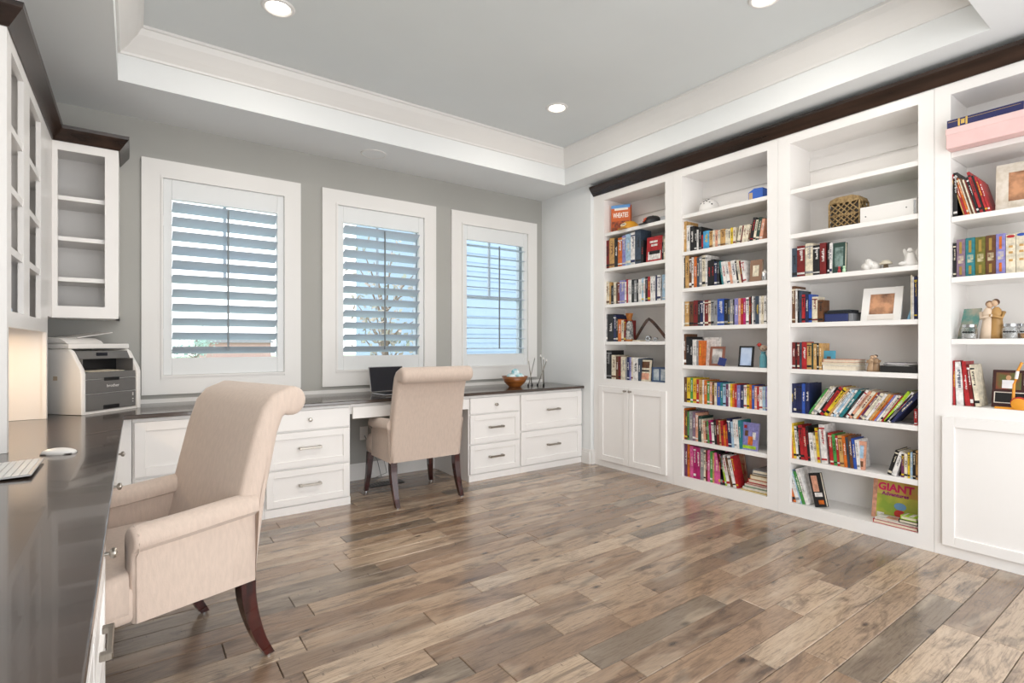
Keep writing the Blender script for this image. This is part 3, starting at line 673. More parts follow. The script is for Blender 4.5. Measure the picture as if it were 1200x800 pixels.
# bay 4
shelf_books(3, 1, 1117, 'bk5/52')
shelf_books(3, 1, 1129, 'tn1.8/51 rd3/51 og3/47 cr2/44 br2/45 cr2.5/43 dr2/42 bk3.2/45 rd4/51 bk2.5/46 rd3.5/44 rd3/40', -14)
shelf_books(3, 2, 1116.5, 'bk4/40')
for i, (c, wpx, hp, tcx) in enumerate((('mv', 10.5, 44, 'tn'), ('tl', 11.5, 45, 'tn'), ('ol', 12, 45, 'yl'), ('br', 12, 46, 'tn'), ('li', 11.5, 47, 'og'), ('cr', 12, 45.5, 'rd'), ('cr', 13, 47, 'bl'))):
    px = 1120.7 + sum((10.5, 11.5, 12, 12, 11.5, 12, 13)[:i]) + i * .05
    ya, yb = sy(px), sy(px + wpx); ht = hp * (ya * .81 + 3.7 * .5864) / 613; wd = ya - yb
    lab = ['mauve', 'teal', 'olive', 'dark brown', 'lilac', 'cream red-topped', 'cream blue-topped'][i] + ' hardback with %s, in the matched row of the rightmost bay' % ('gold spine plates' if i < 5 else 'rounded spine title')
    t = .0028; mb = MB(); mb.box(0, .0035, .0008, wd - .0008, 0, ht); mb.box(.0035, .17, .0008, .0036, 0, ht); mb.box(.0035, .17, wd - .0036, wd - .0008, 0, ht)
    o = mb.build('book', cm(c)); o.location = (3.70, yb, 1.547); tag(o, lab, 'book', 'books on the third shelf of the rightmost bay'); B(.0036, .165, .0036, wd - .0036, .004, ht - .004).build('pages', M['paper'], o)
    m = cm(tcx) if i >= 4 else M['gold']
    if i < 5: B(-.0008, 0, wd * .38, wd * .66, ht * .62, ht * .93).build('spine_plate', m, o); B(-.0008, 0, wd * .38, wd * .66, ht * .06, ht * .28).build('spine_plate', m, o); B(-.0006, 0, wd * .2, wd * .8, ht * .36, ht * .56).build('spine_print', mat('spine_pattern_%d' % i, COL[c][1], .5, hex2='#c9bd9a', nscale=60), o)
    else:
        MB().lathe([(0, 0), (wd * .42, 0), (wd * .42, .001), (0, .001)], n=16, mtx=Matrix.Translation((0, wd / 2, ht * .94)) @ Matrix.Rotation(R(-90), 4, 'Y') @ Matrix.Diagonal((.45, 1, 1, 1))).build('spine_cap', m, o)
        for zz in (.3, .5, .65): B(-.0005, 0, wd * .3, wd * .7, ht * zz, ht * zz + .012).build('spine_print', cm('tn'), o)
shelf_books(3, 4, 1116.5, 'rd3/52', 0)
o = shelf_books(3, 4, 1120.5, 'wh9/51', -2)
shelf_books(3, 4, 1131, 'rd6.5/52 dr4/49', -5)
shelf_books(3, 4, 1143, 'cr6/49', -7)

# stacks lying flat
def flat_book(x0, x1, y0, y1, z, t, col, label, rz=0, name='book', group=None):
    cx_, cy_ = (x0 + x1) / 2, (y0 + y1) / 2; a, b = (x1 - x0) / 2, (y1 - y0) / 2; k_ = min(.0028, t * .2)
    mb = MB(); mb.box(-a, a, -b, b, 0, k_); mb.box(-a, a, -b, b, t - k_, t); mb.box(-a, a, b - .0035, b, k_, t - k_)
    o = mb.build(name, cm(col)); B(-a + .005, a - .005, -b + .005, b - .0036, k_, t - k_).build('pages', M['paper'], o)
    o.location = (cx_, cy_, z); o.rotation_euler = (0, 0, rz); tag(o, label, 'book', group); return o
z = .0845
for i, (c, t, nm, w_) in enumerate((('yl', .010, 'yellow', 0), ('wh', .016, 'white', .01), ('gn', .006, 'green', 0), ('wh', .014, 'second white', .02), ('rd', .014, 'red', .02), ('rd', .026, 'thick red', .0), ('tn', .030, 'tan', -.02), ('bk', .014, 'dark', -.02), ('gy', .024, 'grey glossy', -.01))):
    flat_book(3.70, 3.90, 1.975, 2.17 - .01 * i + w_ * .3, z + .001, t, c, '%s magazine in the flat stack at the right of the second bay bottom shelf' % nm, R(random.uniform(-2, 1)), 'magazine'); z += t + .0015
z = 1.0065
for c, t, nm, ya in (('wh', .033, 'white', 1.60), ('cr', .018, 'cream', 1.64), ('pc', .020, 'peach', 1.60)):
    flat_book(3.70, 3.86, sy(1003), min(ya, sy(961)), z, t, c, '%s book in the stack of three on the fifth shelf of the basket bay' % nm); z += t + .0005
mb = MB()

# ------------------------------------------------------------ shelf ornaments
def at(u, si, px, x=3.78):
    return (x, sy(px, x), (SH[u] + [BOT[u]])[si])
# cereal box
x, y, z = 3.80, 3.455, 2.2402
o = B(-.03, .03, -.092, .092, 0, .265).build('cereal_box', cmat('#cf5f1c'), None, loc=(x, y, z), rot=(0, 0, R(28))); tag(o, 'orange and blue cereal box standing on the top shelf nearest the windows', 'box')
B(-.0310, -.03, -.092, .092, .235, .265).build('blue_band', cmat('#5a94cf'), o); B(-.0308, -.03, -.07, .06, .215, .238).build('white_band', cmat('#efe7dc'), o)
B(-.0308, -.03, -.085, .085, .015, .11).build('picture', mat('cereal_print', '#c4561d', .5, hex2='#2a1a14', nscale=26), o)
text('lettering', 'WHEATIES', .050, cmat('#fbf7ee'), o, (-.0313, 0, .165), FACE_X, sxy=(.62, 1.3), bold=.001)
def cap(loc, rz, hexc, label, logo, sz=.09, second=None):
    r = empty('baseball_cap', loc, rz, label, 'cap')
    prof = [(sz, 0), (sz * .99, sz * .3), (sz * .86, sz * .65), (sz * .55, sz * .92), (0, sz * 1.02)]
    MB().lathe(prof, n=20, mtx=Matrix.Diagonal((1.08, 1, 1, 1))).build('crown', cmat(hexc), r, True)
    mb = MB(); n = 14; P0 = []; P1 = []
    for i in range(n + 1):
        a = math.pi / 2 + math.pi * i / n; P0.append((sz * 1.0 * math.cos(a), sz * .85 * math.sin(a))); P1.append((-sz * .2 + sz * 1.5 * math.cos(a), sz * .85 * math.sin(a)))
    for i in range(n):
        q = [P0[i], P1[i], P1[i + 1], P0[i + 1]]
        mb.quad(*[(p[0], p[1], .004) for p in q]); mb.quad(*[(p[0], p[1], .001) for p in q])
    mb.build('brim', cmat(second or hexc), r); MB().ball((0, 0, sz * 1.02), .006).build('button', cmat(hexc), r)
    logo(r, sz); return r
def logo1(r, s):
    MB().lathe([(0, 0), (.036, 0), (.036, .002), (0, .002)], n=16, mtx=Matrix.Translation((-s * 1.02, 0, s * .5)) @ Matrix.Rotation(R(-65), 4, 'Y') @ Matrix.Diagonal((.5, 1, 1, 1))).build('badge', cmat('#e8d9b0'), r)
    MB().ball((-s * 1.02, 0, s * .52), .014, .25, 1.7, .4).build('badge_mark', cmat('#4b2a7a'), r)
def logo2(r, s): text('lettering', 'SF', .055, cmat('#e0562a'), r, (-s * 1.06, 0, s * .5), (R(66), 0, R(-90)), .002, sxy=(.8, 1))
x, y, z = at(0, 0, 738, 3.77); cap((x, y, z), 0, '#d99a26', 'yellow baseball cap in front of the orange cereal box', logo1, .085)
x, y, z = at(0, 0, 765, 3.78); cap((x, y, z), R(-14), '#1c1c20', 'black baseball cap with orange letters on the top shelf nearest the windows', logo2, .085)
x, y, z = at(0, 0, 778, 3.86); cap((x, y, z), 0, '#c9ccd0', 'pale grey cap half hidden at the right end of the top shelf', lambda r, s: None, .08, '#55585e')
# decanter, boomerang, tins, lantern
x, y, z = at(0, 3, 737.5, 3.74)
r = empty('decanter', (x, y, z), 0, 'black patterned bottle with a wide wooden stopper, fourth shelf nearest the windows', 'bottle')
MB().lathe([(0, 0), (.040, 0), (.040, .015), (.037, .08), (.033, .15), (.026, .18), (.018, .19)], n=20).build('body', mat('bottle_pattern', '#20242e', .4, hex2='#b9b7b0', nscale=45), r, 'angle')
MB().lathe([(0, .188), (.018, .188), (.02, .205), (.026, .22), (.036, .262), (0, .262)], n=20).build('stopper', M['cork'], r, 'angle')
MB().lathe([(.0405, 0), (.041, .012), (.0405, .02)], n=20).build('base_band', M['cork'], r)
y0, y1 = sy(742, 3.76), sy(778, 3.76); ym = sy(761, 3.76); zz = SH[0][3]
secs = []
for t in range(17):
    s = t / 16; yy = y0 + (y1 - y0) * s; zc = zz + .012 + .185 * (1 - abs(2 * s - 1) ** 1.25) * 1.0
    w_ = .018 if 0 < t < 16 else .008
    d = Vector((0, y1 - y0, 0)); 
    nrm = Vector((0, math.copysign(.55, .5 - s) if abs(s - .5) > .04 else 0, .83)).normalized()
    c = Vector((3.77 + .05 * abs(s - .5), yy, zc)); u = Vector((1, 0, 0)) * .005
    secs.append([tuple(c + nrm * w_ - u), tuple(c + nrm * w_ + u), tuple(c - nrm * w_ * .4 + u), tuple(c - nrm * w_ * .4 - u)])
o = MB().rings(secs).build('boomerang', mat('boomerang_wood', '#5a3a2a', .35, hex2='#2c1c16', nscale=20)); tag(o, 'dark wooden boomerang propped on the fourth shelf nearest the windows', 'boomerang')
for px, rr, lab in ((761, .026, 'larger round silver tin standing on edge below the boomerang'), (769.5, .018, 'smaller silver trinket below the right arm of the boomerang')):
    x, y, z = at(0, 3, px, 3.73); r = empty('tin', (x, y, z), 0, lab, 'tin')
    MB().lathe([(0, 0), (rr, 0), (rr, .02), (rr * .9, .024), (0, .024)], n=20, mtx=Matrix.Translation((0, 0, rr)) @ Matrix.Rotation(R(-90), 4, 'Y')).build('body', M['silver'], r, 'angle')
    MB().lathe([(0, 0), (rr * .6, 0), (rr * .5, .006), (0, .006)], n=16, mtx=Matrix.Translation((-.024, 0, rr)) @ Matrix.Rotation(R(-90), 4, 'Y')).build('emblem', M['grey_plastic'], r, 'angle')
o = flat_book(3.72, 3.80, sy(752, 3.74), sy(743, 3.74), SH[0][3] + .0005, .012, 'cr', 'small cream booklet lying beside the boomerang')
y1, y0 = sy(762), sy(779); r = empty('lantern', (3.73, (y0 + y1) / 2, .843), 0, 'blue wooden photo cube with open sides, bottom shelf nearest the windows', 'photo cube')
hw = (y0 - y1) / -2; mb = MB(); hh = .115; bl_ = cmat('#3f5578')
for sx_ in (0, .10):
    for k_ in (-1, 0, 1): mb.box(sx_, sx_ + .012, k_ * hw - .007, k_ * hw + .007, 0, hh)
mb.box(-.003, .115, -hw - .009, hw + .009, hh, hh + .012); mb.box(-.003, .115, -hw - .009, hw + .009, 0, .012); mb.build('frame', bl_, r)
for k_ in (-1, 1): B(.004, .007, k_ * hw / 2 - hw / 2 + .007, k_ * hw / 2 + hw / 2 - .007, .014, hh).build('picture', mat('pale_photo', '#c9cfd2', .5, hex2='#8fa0aa', nscale=25), r)
# mask / helmet, blue box
x, y, z = at(1, 0, 831, 3.80); r = empty('decorated_ball', (x, y, z), 0, 'white domed mask with black markings on the top shelf of the second bay', 'mask')
MB().lathe([(.078, 0), (.082, .03), (.072, .07), (.045, .10), (0, .112)], n=24).build('shell', M['white_plastic'], r, True)
mb = MB()
for a, b in ((-35, 40), (-12, 52), (12, 50), (35, 42), (-24, 68), (0, 36), (25, 66), (-48, 30)):
    p = Vector((-math.cos(R(a)) * math.cos(R(b)) * .083, math.sin(R(a)) * math.cos(R(b)) * .083, math.sin(R(b)) * .108 + .004)); mb.ball(p, .010, .6, 1, .6)
mb.build('markings', M['black'], r)
x, y, z = at(1, 0, 889, 3.80); r = empty('storage_box', (x, y, z), 0, 'bright blue pointed box on the top shelf of the second bay', 'box')
MB().prism([(-.055, 0), (.055, 0), (.055, .075), (.01, .098), (-.055, .092)], 0, -.045, .07).build('box', cmat('#3568c8'), r)
B(-.047, -.045, .022, .05, .004, .07).build('label_panel', cmat('#cdb08a'), r)
# silver jar bay 2
x, y, z = at(1, 2, 896, 3.74); r = empty('jar', (x, y, z), 0, 'small silver lidded jar at the right end of the third shelf, second bay', 'jar')
MB().lathe([(0, 0), (.022, 0), (.027, .02), (.025, .05), (.02, .06)], n=20).build('body', M['silver'], r, 'angle'); MB().lathe([(0, .06), (.022, .06), (.018, .072), (.006, .078), (.006, .086), (0, .088)], n=20).build('lid', M['white_plastic'], r, 'angle')
def frame(loc, W_, H_, fw, fm, pm, label, tilt=12, rz=0, name='picture_frame', mat2=None):
    r = empty(name, loc, 0, label, 'picture frame'); r.rotation_euler = (0, R(tilt), R(rz))
    mb = MB(); t = .014
    mb.box(0, t, -W_ / 2, -W_ / 2 + fw, 0, H_, .001, 1); mb.box(0, t, W_ / 2 - fw, W_ / 2, 0, H_, .001, 1); mb.box(0, t, -W_ / 2 + fw, W_ / 2 - fw, 0, fw, .001, 1); mb.box(0, t, -W_ / 2 + fw, W_ / 2 - fw, H_ - fw, H_, .001, 1)
    mb.build('frame', fm, r); B(.006, .009, -W_ / 2 + fw, W_ / 2 - fw, fw, H_ - fw).build('picture', pm, r); B(.009, .013, -W_ / 2 + .004, W_ / 2 - .004, .004, H_ - .004).build('backing', M['black'], r)
    MB().prism([(.014, 0), (.014 + .0, H_ * .7), (.018, H_ * .7), (.014 + H_ * math.tan(R(tilt)) * 1.6 + .01, 0)], 1, -.02, .02).build('easel_leg', M['black'], r) if False else None
    return r
ph_bw = mat('photo_monochrome', '#d8d4d0', .4, hex2='#2a2a30', nscale=14); ph_br = mat('photo_sepia', '#c9936c', .4, hex2='#5c3a2a', nscale=14); ph_bl = mat('photo_pale_blue', '#c3d3ea', .4, hex2='#9fb4d6', nscale=12)
x, y, z = at(1, 4, 839, 3.735); f = frame((x, y, z), .125, .155, .018, cmat('#8d5b48'), ph_bw, 'brown wooden photo frame with a dark portrait, second bay', 8)
x, y, z = at(1, 4, 844.5, 3.70); o = B(0, .006, -.032, .032, 0, .062, .001, 1).build('card', cmat('#26336e'), None, loc=(x, y, z + .0), rot=(R(12), R(10), 0)); tag(o, 'small dark blue card leaning on the brown photo frame', 'card'); o.location.z += .006
x, y, z = at(1, 4, 873, 3.735); frame((x, y, z), .115, .160, .012, M['black'], ph_bl, 'black frame holding a pale blue print, second bay', 8)
x, y, z = at(1, 4, 894.5, 3.73); r = empty('bottle_vase', (x, y, z), 0, 'turquoise bottle vase at the right end of the fifth shelf, second bay', 'vase')
MB().lathe([(0, 0), (.024, 0), (.026, .02), (.026, .075), (.02, .095), (.016, .10), (.018, .118), (.014, .118)], n=20).build('body', mat('turquoise_glaze', '#5a9aa6', .35, noise=.2, nscale=20), r, 'angle')
r2 = empty('bird_figurine', (x, y - .0, z + .119), 0, 'small carved bird with a red head perched on the turquoise vase', 'figurine')
MB().ball((0, 0, .024), .026, .75, 1.25, .85).build('body', mat('bird_feathers', '#c8b7a2', .6, hex2='#7a5a48', nscale=60), r2, True); MB().ball((0, .030, .048), .015).build('head', cmat('#b8342c'), r2, True)
MB().rings([[(-.006, .042, .045), (.006, .042, .045), (0, .042, .052)], [(-.001, .058, .046), (.001, .058, .046), (0, .058, .047)]]).build('beak', cmat('#7a2a20'), r2); MB().rings([[(-.012, -.025, .014), (.012, -.025, .014), (.01, -.025, .024), (-.01, -.025, .024)], [(-.006, -.058, -.004), (.006, -.058, -.004), (.005, -.058, 0), (-.005, -.058, 0)]]).build('tail', cmat('#5c4a40'), r2)
# bay 3 : basket
yb0, yb1 = sy(1007, 3.72), sy(970, 3.72); cy_ = (yb0 + yb1) / 2; hw = (yb1 - yb0) / 2 - .004
r = empty('basket', (3.80, cy_, 1.933), 0, 'woven seagrass lattice basket with a domed lid on the second shelf', 'basket')
B(-.062, .062, -hw + .008, hw - .008, .002, .15).build('liner', cmat('#3a2f22'), r)
mb = MB(); Hh = .165
def lat(mb, f, W_, H_, n):
    for i in range(-n, n + 1):
        for s_ in (1, -1):
            pts = []
            for k_ in range(9):
                t = k_ / 8; u_ = i / n * 2 * W_ + s_ * (t - .5) * H_ * 1.0; v_ = t * H_
                if -W_ <= u_ <= W_: pts.append(f(u_, v_))
            if len(pts) > 2: mb.tube(pts, .0042, 5)
lat(mb, lambda u_, v_: (-.068, u_, v_ + .004), hw - .002, Hh - .01, 5); lat(mb, lambda u_, v_: (u_, -hw + .001, v_ + .004), .066, Hh - .01, 3); lat(mb, lambda u_, v_: (u_, hw - .001, v_ + .004), .066, Hh - .01, 3)
mb.build('lattice', M['rope'], r, True)
mb = MB()
for zz in (.006, Hh * .5, Hh): mb.tube([(-.068, -hw, zz), (-.068, hw, zz), (.068, hw, zz), (.068, -hw, zz), (-.068, -hw, zz)], .006, 6)
for sx_ in (-.068, .068):
    for s_ in (-hw, hw): mb.tube([(sx_, s_, 0), (sx_, s_, Hh)], .006, 6)
mb.build('rim', M['rope'], r, True)
MB().prism([(-hw - .004, Hh), (hw + .004, Hh), (hw - .005, Hh + .025), (hw * .5, Hh + .038), (-hw * .5, Hh + .038), (-hw + .005, Hh + .025)], 0, -.072, .072, .006).build('lid', M['rope'], r)
# white box with green thing
y1, y0 = sy(1008, 3.71), sy(1074, 3.71); r = empty('drawer_box', (3.71, (y0 + y1) / 2, 1.933), 0, 'long white drawer box lying on the second shelf beside the basket', 'box'); hw = (y1 - y0) / 2
mb = MB(); mb.box(0, .012, -hw, hw, 0, .10); mb.box(.15, .162, -hw, hw, 0, .10); mb.box(.012, .15, -hw, -hw + .012, 0, .10); mb.box(.012, .15, hw - .012, hw, 0, .10); mb.box(.012, .15, -hw + .012, hw - .012, 0, .01); mb.build('body', M['white_plastic'], r)
mb = MB(); mb.ball((0, hw - .03, .04), .004); mb.ball((0, -hw + .05, .055), .004); mb.build('screw', M['grey_plastic'], r); B(-.002, 0, -hw + .002, -hw + .014, .01, .09).build('bracket', M['silver'], r)
o = MB().ball((0, 0, 0), .05, .8, 1.4, .35).build('green_cloth', cmat('#86d35a'), None, True, loc=(3.80, sy(1040, 3.8), 2.03)); tag(o, 'small bright green cloth showing above the white drawer box', 'cloth'); 
# red and green figurines, coral, mushroom, angel
x, y, z = at(2, 2, 983.5, 3.685)
for dx, c, lab in ((0, '#a8343a', 'tiny red figurine beside the dark green hardback'), (-.028, '#b7dcb8', 'tiny mint green figurine beside the dark green hardback')):
    r = empty('small_figurine', (x, y + dx, z), 0, lab, 'figurine'); MB().lathe([(0, 0), (.010, 0), (.009, .018), (.005, .026)], n=12).build('body', cmat(c), r, True); MB().ball((0, 0, .033), .008).build('head', cmat(c), r, True)
x, y, z = at(2, 2, 1020, 3.76); r = empty('coral', (x, y, z), 0, 'white knobbly coral on the third shelf', 'coral'); mb = MB(); random.seed(4)
for i in range(16): mb.ball((random.uniform(-.03, .03), random.uniform(-.042, .042), .014 + random.random() * .028), random.uniform(.014, .024), 1, 1, 1.1, 8)
mb.ball((0, .01, .055), .022); mb.ball((0, 0, .03), .04, .9, 1.3, .75); mb.build('coral_body', M['white_plastic'], r, True)
x, y, z = at(2, 2, 1038, 3.74); r = empty('mushroom_ornament', (x, y, z), 0, 'cream toadstool ornament right of the white coral', 'ornament')
MB().lathe([(.034, .03), (.03, .042), (.015, .054), (0, .057)], n=20).lathe([(0, .028), (.034, .03)], n=20).build('cap', cmat('#cfc7b4'), r, True); MB().lathe([(0, 0), (.022, 0), (.014, .01), (.011, .03)], n=14).build('stem', cmat('#6e5f4c'), r, True)
x, y, z = at(2, 2, 1067, 3.75); r = empty('angel_figurine', (x, y, z), 0, 'white kneeling angel figurine at the right end of the third shelf', 'figurine')
MB().lathe([(0, 0), (.045, 0), (.042, .02), (.026, .05), (.02, .075), (.01, .088)], n=16).ball((-.012, 0, .098), .014).ball((-.03, .028, .02), .02, 1.2, 1.2, .7).build('robe', M['white_plastic'], r, True)
for s_ in (-1, 1): MB().rings([[(.01, s_ * .006, .045), (.016, s_ * .006, .045), (.016, s_ * .006, .075), (.01, s_ * .006, .075)], [(.02, s_ * .035, .06), (.024, s_ * .035, .06), (.024, s_ * .035, .115), (.02, s_ * .035, .115)], [(.024, s_ * .045, .10), (.026, s_ * .045, .10), (.026, s_ * .045, .112), (.024, s_ * .045, .112)]]).build('wing', M['white_plastic'], r)
# shelf 4 : box stack, frame, books right
y1, y0 = sy(966, 3.71), sy(999, 3.71); hw = (y1 - y0) / 2; yc = (y0 + y1) / 2
r = empty('keepsake_box', (3.71, yc, 1.322), 0, 'navy blue box with a grey end on the fourth shelf', 'box'); B(0, .14, -hw + .025, hw, 0, .052, .002, 1).build('body', cmat('#2b3564'), r); B(0, .14, -hw, -hw + .024, 0, .052, .003, 1).build('end_panel', cmat('#7f8084'), r); B(-.002, .145, -hw - .002, hw + .002, .0525, .062, .002, 1).build('lid', cmat('#23262e'), r)
o = B(-.06, .06, -hw * .85, hw * .85, 0, .014, .004, 2).build('tray', cmat('#22262c'), None, loc=(3.78, yc, 1.385)); tag(o, 'thin black tray resting on the navy box', 'tray'); B(-.045, .045, -hw * .7, hw * .7, .0141, .016).build('tray_lining', cmat('#6d7a84'), o)
x, y, z = at(2, 3, 964.5, 3.77); o = B(-.01, .05, -.015, .015, 0, .11, .002, 1).build('box', cmat('#8b8c90'), None, loc=(x, y, z)); tag(o, 'narrow grey case between the books and the navy box', 'case')
x, y, z = at(2, 3, 1031, 3.735); r = frame((x, y, z), .215, .215, .042, M['white_plastic'], ph_br, 'white photo frame with a sepia photo, fourth shelf of the basket bay', 14)
B(-.004, 0, -.07, .07, .006, .034).build('name_strip', cmat('#e4ddd6'), r)
x, y, z = at(2, 3, 1063, 3.74); o = B(0, .02, -.0, .012, 0, .145).build('folder', cmat('#7fb0cc'), None, loc=(x, y - .01, z), rot=(R(17), 0, 0)); tag(o, 'light blue slim folder leaning left of the black book, fourth shelf', 'folder'); o.scale = (7, 1, 1)
shelf_books(2, 3, 1067, 'cr2/52 wh2/50 nv4/50')
x, y, z = at(2, 4, 971, 3.72); f = B(0, .008, -.036, .036, 0, .128).build('card', mat('card_sky', '#4f9ab4', .5, hex2='#3a7f98', nscale=10), None, loc=(x, y, z + .0), rot=(0, R(6), 0)); tag(f, 'blue picture card showing a tower behind the stack of three books', 'card'); B(-.001, 0, -.01, .014, .03, .09).build('printed_tower', cmat('#5c4636'), f); B(-.001, 0, -.02, .02, .01, .035).build('printed_ground', cmat('#7a6a44'), f)
def couple(loc, label, hs=1.0, c1='#d9c4a6', c2='#c9ad88', hair='#5a3a26', standing=True, rz=0):
    r = empty('couple_figurine', loc, rz, label, 'figurine'); s = hs
    for sgn, c, hz in ((1, c1, .0), (-1, c2, .006)):
        p = [(0, 0), (.026, 0), (.022, .03), (.017, .07), (.018, .095), (.012, .112), (.006, .12)]
        MB().lathe([(a * s, b * s) for a, b in p], c=(0, sgn * .012 * s, 0), n=14).build('robe', cmat(c), r, True)
        MB().ball((-.004 * s, sgn * .007 * s, (.128 + hz) * s), .0105 * s, 1, 1, 1.2).build('head', cmat('#caa98a'), r, True)
        MB().ball((.002 * s, sgn * .009 * s, (.1325 + hz) * s), .0122 * s, 1, 1, 1.05).build('hair', cmat(hair if sgn < 0 else '#7a5434'), r, True)
        MB().tube([(0, sgn * .032 * s, .10 * s), (-.016 * s, sgn * .03 * s, .078 * s), (-.022 * s, -sgn * .005 * s, .088 * s)], [.007 * s, .006 * s, .005 * s], 8).build('arm', cmat(c), r, True)
    return r
x, y, z = at(2, 4, 1024, 3.74); couple((x, y, z), 'seated carved couple figurine on the fifth shelf, left of the black tray', .7, '#b09273', '#94775a', '#3a2618').scale = (1.2, 1.5, 1)
y1, y0 = sy(1031, 3.71), sy(1074, 3.71); r = empty('letter_tray', (3.71, (y0 + y1) / 2, 1.006), 0, 'shallow black leather tray holding papers on the fifth shelf', 'tray'); hw = (y1 - y0) / 2
B(0, .20, -hw, hw, 0, .04, .002, 1).build('body', cmat('#232222'), r)
for i, (c, dy) in enumerate((('#dcd9d6', .01), ('#6c6a70', .03), ('#e6e2de', -.01), ('#8f8c92', .02))):
    o = B(.01, .17, -hw + .03 + dy, hw - .03 + dy * .5, 0, .004).build('paper_sheaf', cmat(c), None, loc=(3.71, (y0 + y1) / 2, 1.0465 + i * .0048), rot=(0, 0, R(random.uniform(-4, 4))))
    tag(o, ['white papers lowest in the pile on the black tray', 'dark papers second in the pile on the black tray', 'cream papers third in the pile on the black tray', 'grey papers on top of the pile on the black tray'][i], 'papers')
# bottom shelf bay 3 : activity book standing, flat books
o, wd, ht = facing(2, 7, 1021, 1075, 47, mat('picture_book_ground', '#c9c04a', .4, hex2='#8aa43a', nscale=9), 'big green and yellow picture book with pink GIANT title, bottom shelf', 10, 3.80)
B(-.0006, .0002, wd * .9, wd, 0, ht).build('cover_spine', cm('pc'), o)
B(-.0006, .0002, 0, wd * .9, ht * .62, ht).build('cover_sky', mat('picture_book_sky', '#d9a44e', .4, hex2='#c7c76c', nscale=9), o)
text('cover_title', 'GIANT', .062, cmat('#e02d6a'), o, (-.0012, wd * .50, ht * .80), FACE_X, .0006, bold=.0025); text('cover_subtitle', 'Adventures', .03, cmat('#a02a78'), o, (-.0012, wd * .5, ht * .64), FACE_X, .0006, bold=.0012)
mb = MB().ball((-.001, wd * .38, ht * .38), .032, .04, 1, .7); mb.build('cover_print', cmat('#6f9cc4'), o); MB().ball((-.001, wd * .38, ht * .2), .03, .04, 1, .8).build('cover_print', cmat('#c8352c'), o)
B(-.0008, .0002, wd * .72, wd * .88, ht * .06, ht * .16).build('cover_print', cm('wh'), o)
z = .0845
y0 = 1.078
o = flat_book(3.685, 3.79, y0, sy(1024), z, .022, 'rd', 'thick red-edged picture book lying flat on the bottom shelf'); z += .0225
o = flat_book(3.69, 3.79, y0 + .0, sy(1026), z, .012, 'wh', 'white picture book lying flat beside the big GIANT book', R(1.5)); B(-.03, .03, -.05, .06, .0121, .0126).build('cover_print', cm('pc'), o); z += .0125
o = flat_book(3.685, 3.775, y0 + .0, sy(1054), z, .02, 'bk', 'dark-edged magazine lying on the white picture book', R(1)); z += .0205
o = flat_book(3.69, 3.775, y0 + .004, sy(1056), z, .022, 'lg', 'lime and white striped picture book topmost of the flat pile', R(-2)); B(-.038, .038, -.02, 0, .0221, .0226).build('cover_print', cm('wh'), o); B(-.038, .038, .02, .03, .0221, .0226).build('cover_print', cm('wh'), o)
# bay 4 ornaments : pink box and album
r = empty('storage_box', (3.605, .72, 2.241), 0, 'long pale pink box jutting out from the top shelf at the right edge', 'box')
B(0, .22, -.30, .207, 0, .105, .003, 1).build('body', cmat('#e9c3c0'), r); B(-.002, .222, -.302, .209, .075, .112, .003, 1).build('lid', cmat('#eac8c5'), r)
r = empty('photo_album', (3.615, .72, 2.354), 0, 'navy blue album with gold bands lying on the pink box', 'album')
mb = MB(); mb.box(0, .2, -.10, .205, .002, .006); mb.box(0, .2, -.10, .205, .040, .045); mb.box(0, .005, -.10, .205, .006, .040); mb.build('cover', cmat('#1b1f58'), r); B(.005, .195, -.095, .20, .006, .040).build('pages', M['gold'], r)
mb = MB()
for yy in (.150, .118): mb.box(-.001, 0, yy, yy + .008, .004, .044)
mb.box(-.001, 0, .130, .145, .012, .036); mb.box(-.001, 0, -.09, .20, .033, .0345); mb.build('gold_bands', M['gold'], r)
x, y, z = at(3, 1, 1196, 3.74); frame((x, y - .02, z), .235, .26, .05, mat('distressed_white', '#dcd4c8', .6, hex2='#c6bba9', nscale=30), ph_br, 'distressed white photo frame on the second shelf at the right edge', 10, 6)
# shelf 4: photo card, jars, figurine
x, y, z = at(3, 3, 1128, 3.72)
o = B(0, .004, -.048, .048, 0, .175).build('photo_card', mat('photo_teal', '#5c8f86', .35, hex2='#c9b09a', nscale=12), None, loc=(x + .03, y - .006, z), rot=(R(0), R(15), R(-28))); tag(o, 'glossy teal photo standing behind the left glass jar', 'photograph')
def gjar(px, xx, label, fill=None):
    x, y, z = at(3, 3, px, xx); r = empty('glass_jar', (x, y, z), 0, label, 'jar')
    MB().lathe([(0, 0), (.032, 0), (.034, .004), (.034, .055), (.028, .063)], n=24).build('body', M['jar'], r, True)
    MB().lathe([(0, .064), (.031, .064), (.031, .078), (0, .080)], n=24).build('lid', M['silver'], r, 'angle'); MB().lathe([(0, .003), (.030, .003), (.030, .028), (0, .030)], n=20).build('contents', cmat(fill or '#b9b4ae'), r, 'angle')
    mb = MB()
    for k_ in range(7): mb.lathe([(.0345, .032 + .004 * (k_ % 2)), (.0345, .040 + .004 * (k_ % 2))], n=24)
    bpy.data.meshes; mb.bm.free()
    n = 9; mb = MB()
    for k_ in range(n):
        a = math.pi + R(-40 + 80 * k_ / (n - 1)); c, s_ = math.cos(a) * .0346, math.sin(a) * .0346; h_ = .004 + .003 * ((k_ * 7) % 3)
        mb.ball((c, s_, .036 + .0 * k_), .0035, .5, 1, 1 + (k_ % 2) * .6, 6)
    mb.build('label_script', M['black'], r)
gjar(1136, 3.715, 'left glass jar with a silver lid and black script, rightmost bay'); gjar(1184, 3.72, 'right glass jar with a silver lid beside the tall couple figurine'); gjar(1204, 3.74, 'amber filled jar at the very right edge of the fourth shelf', '#c98f4a')
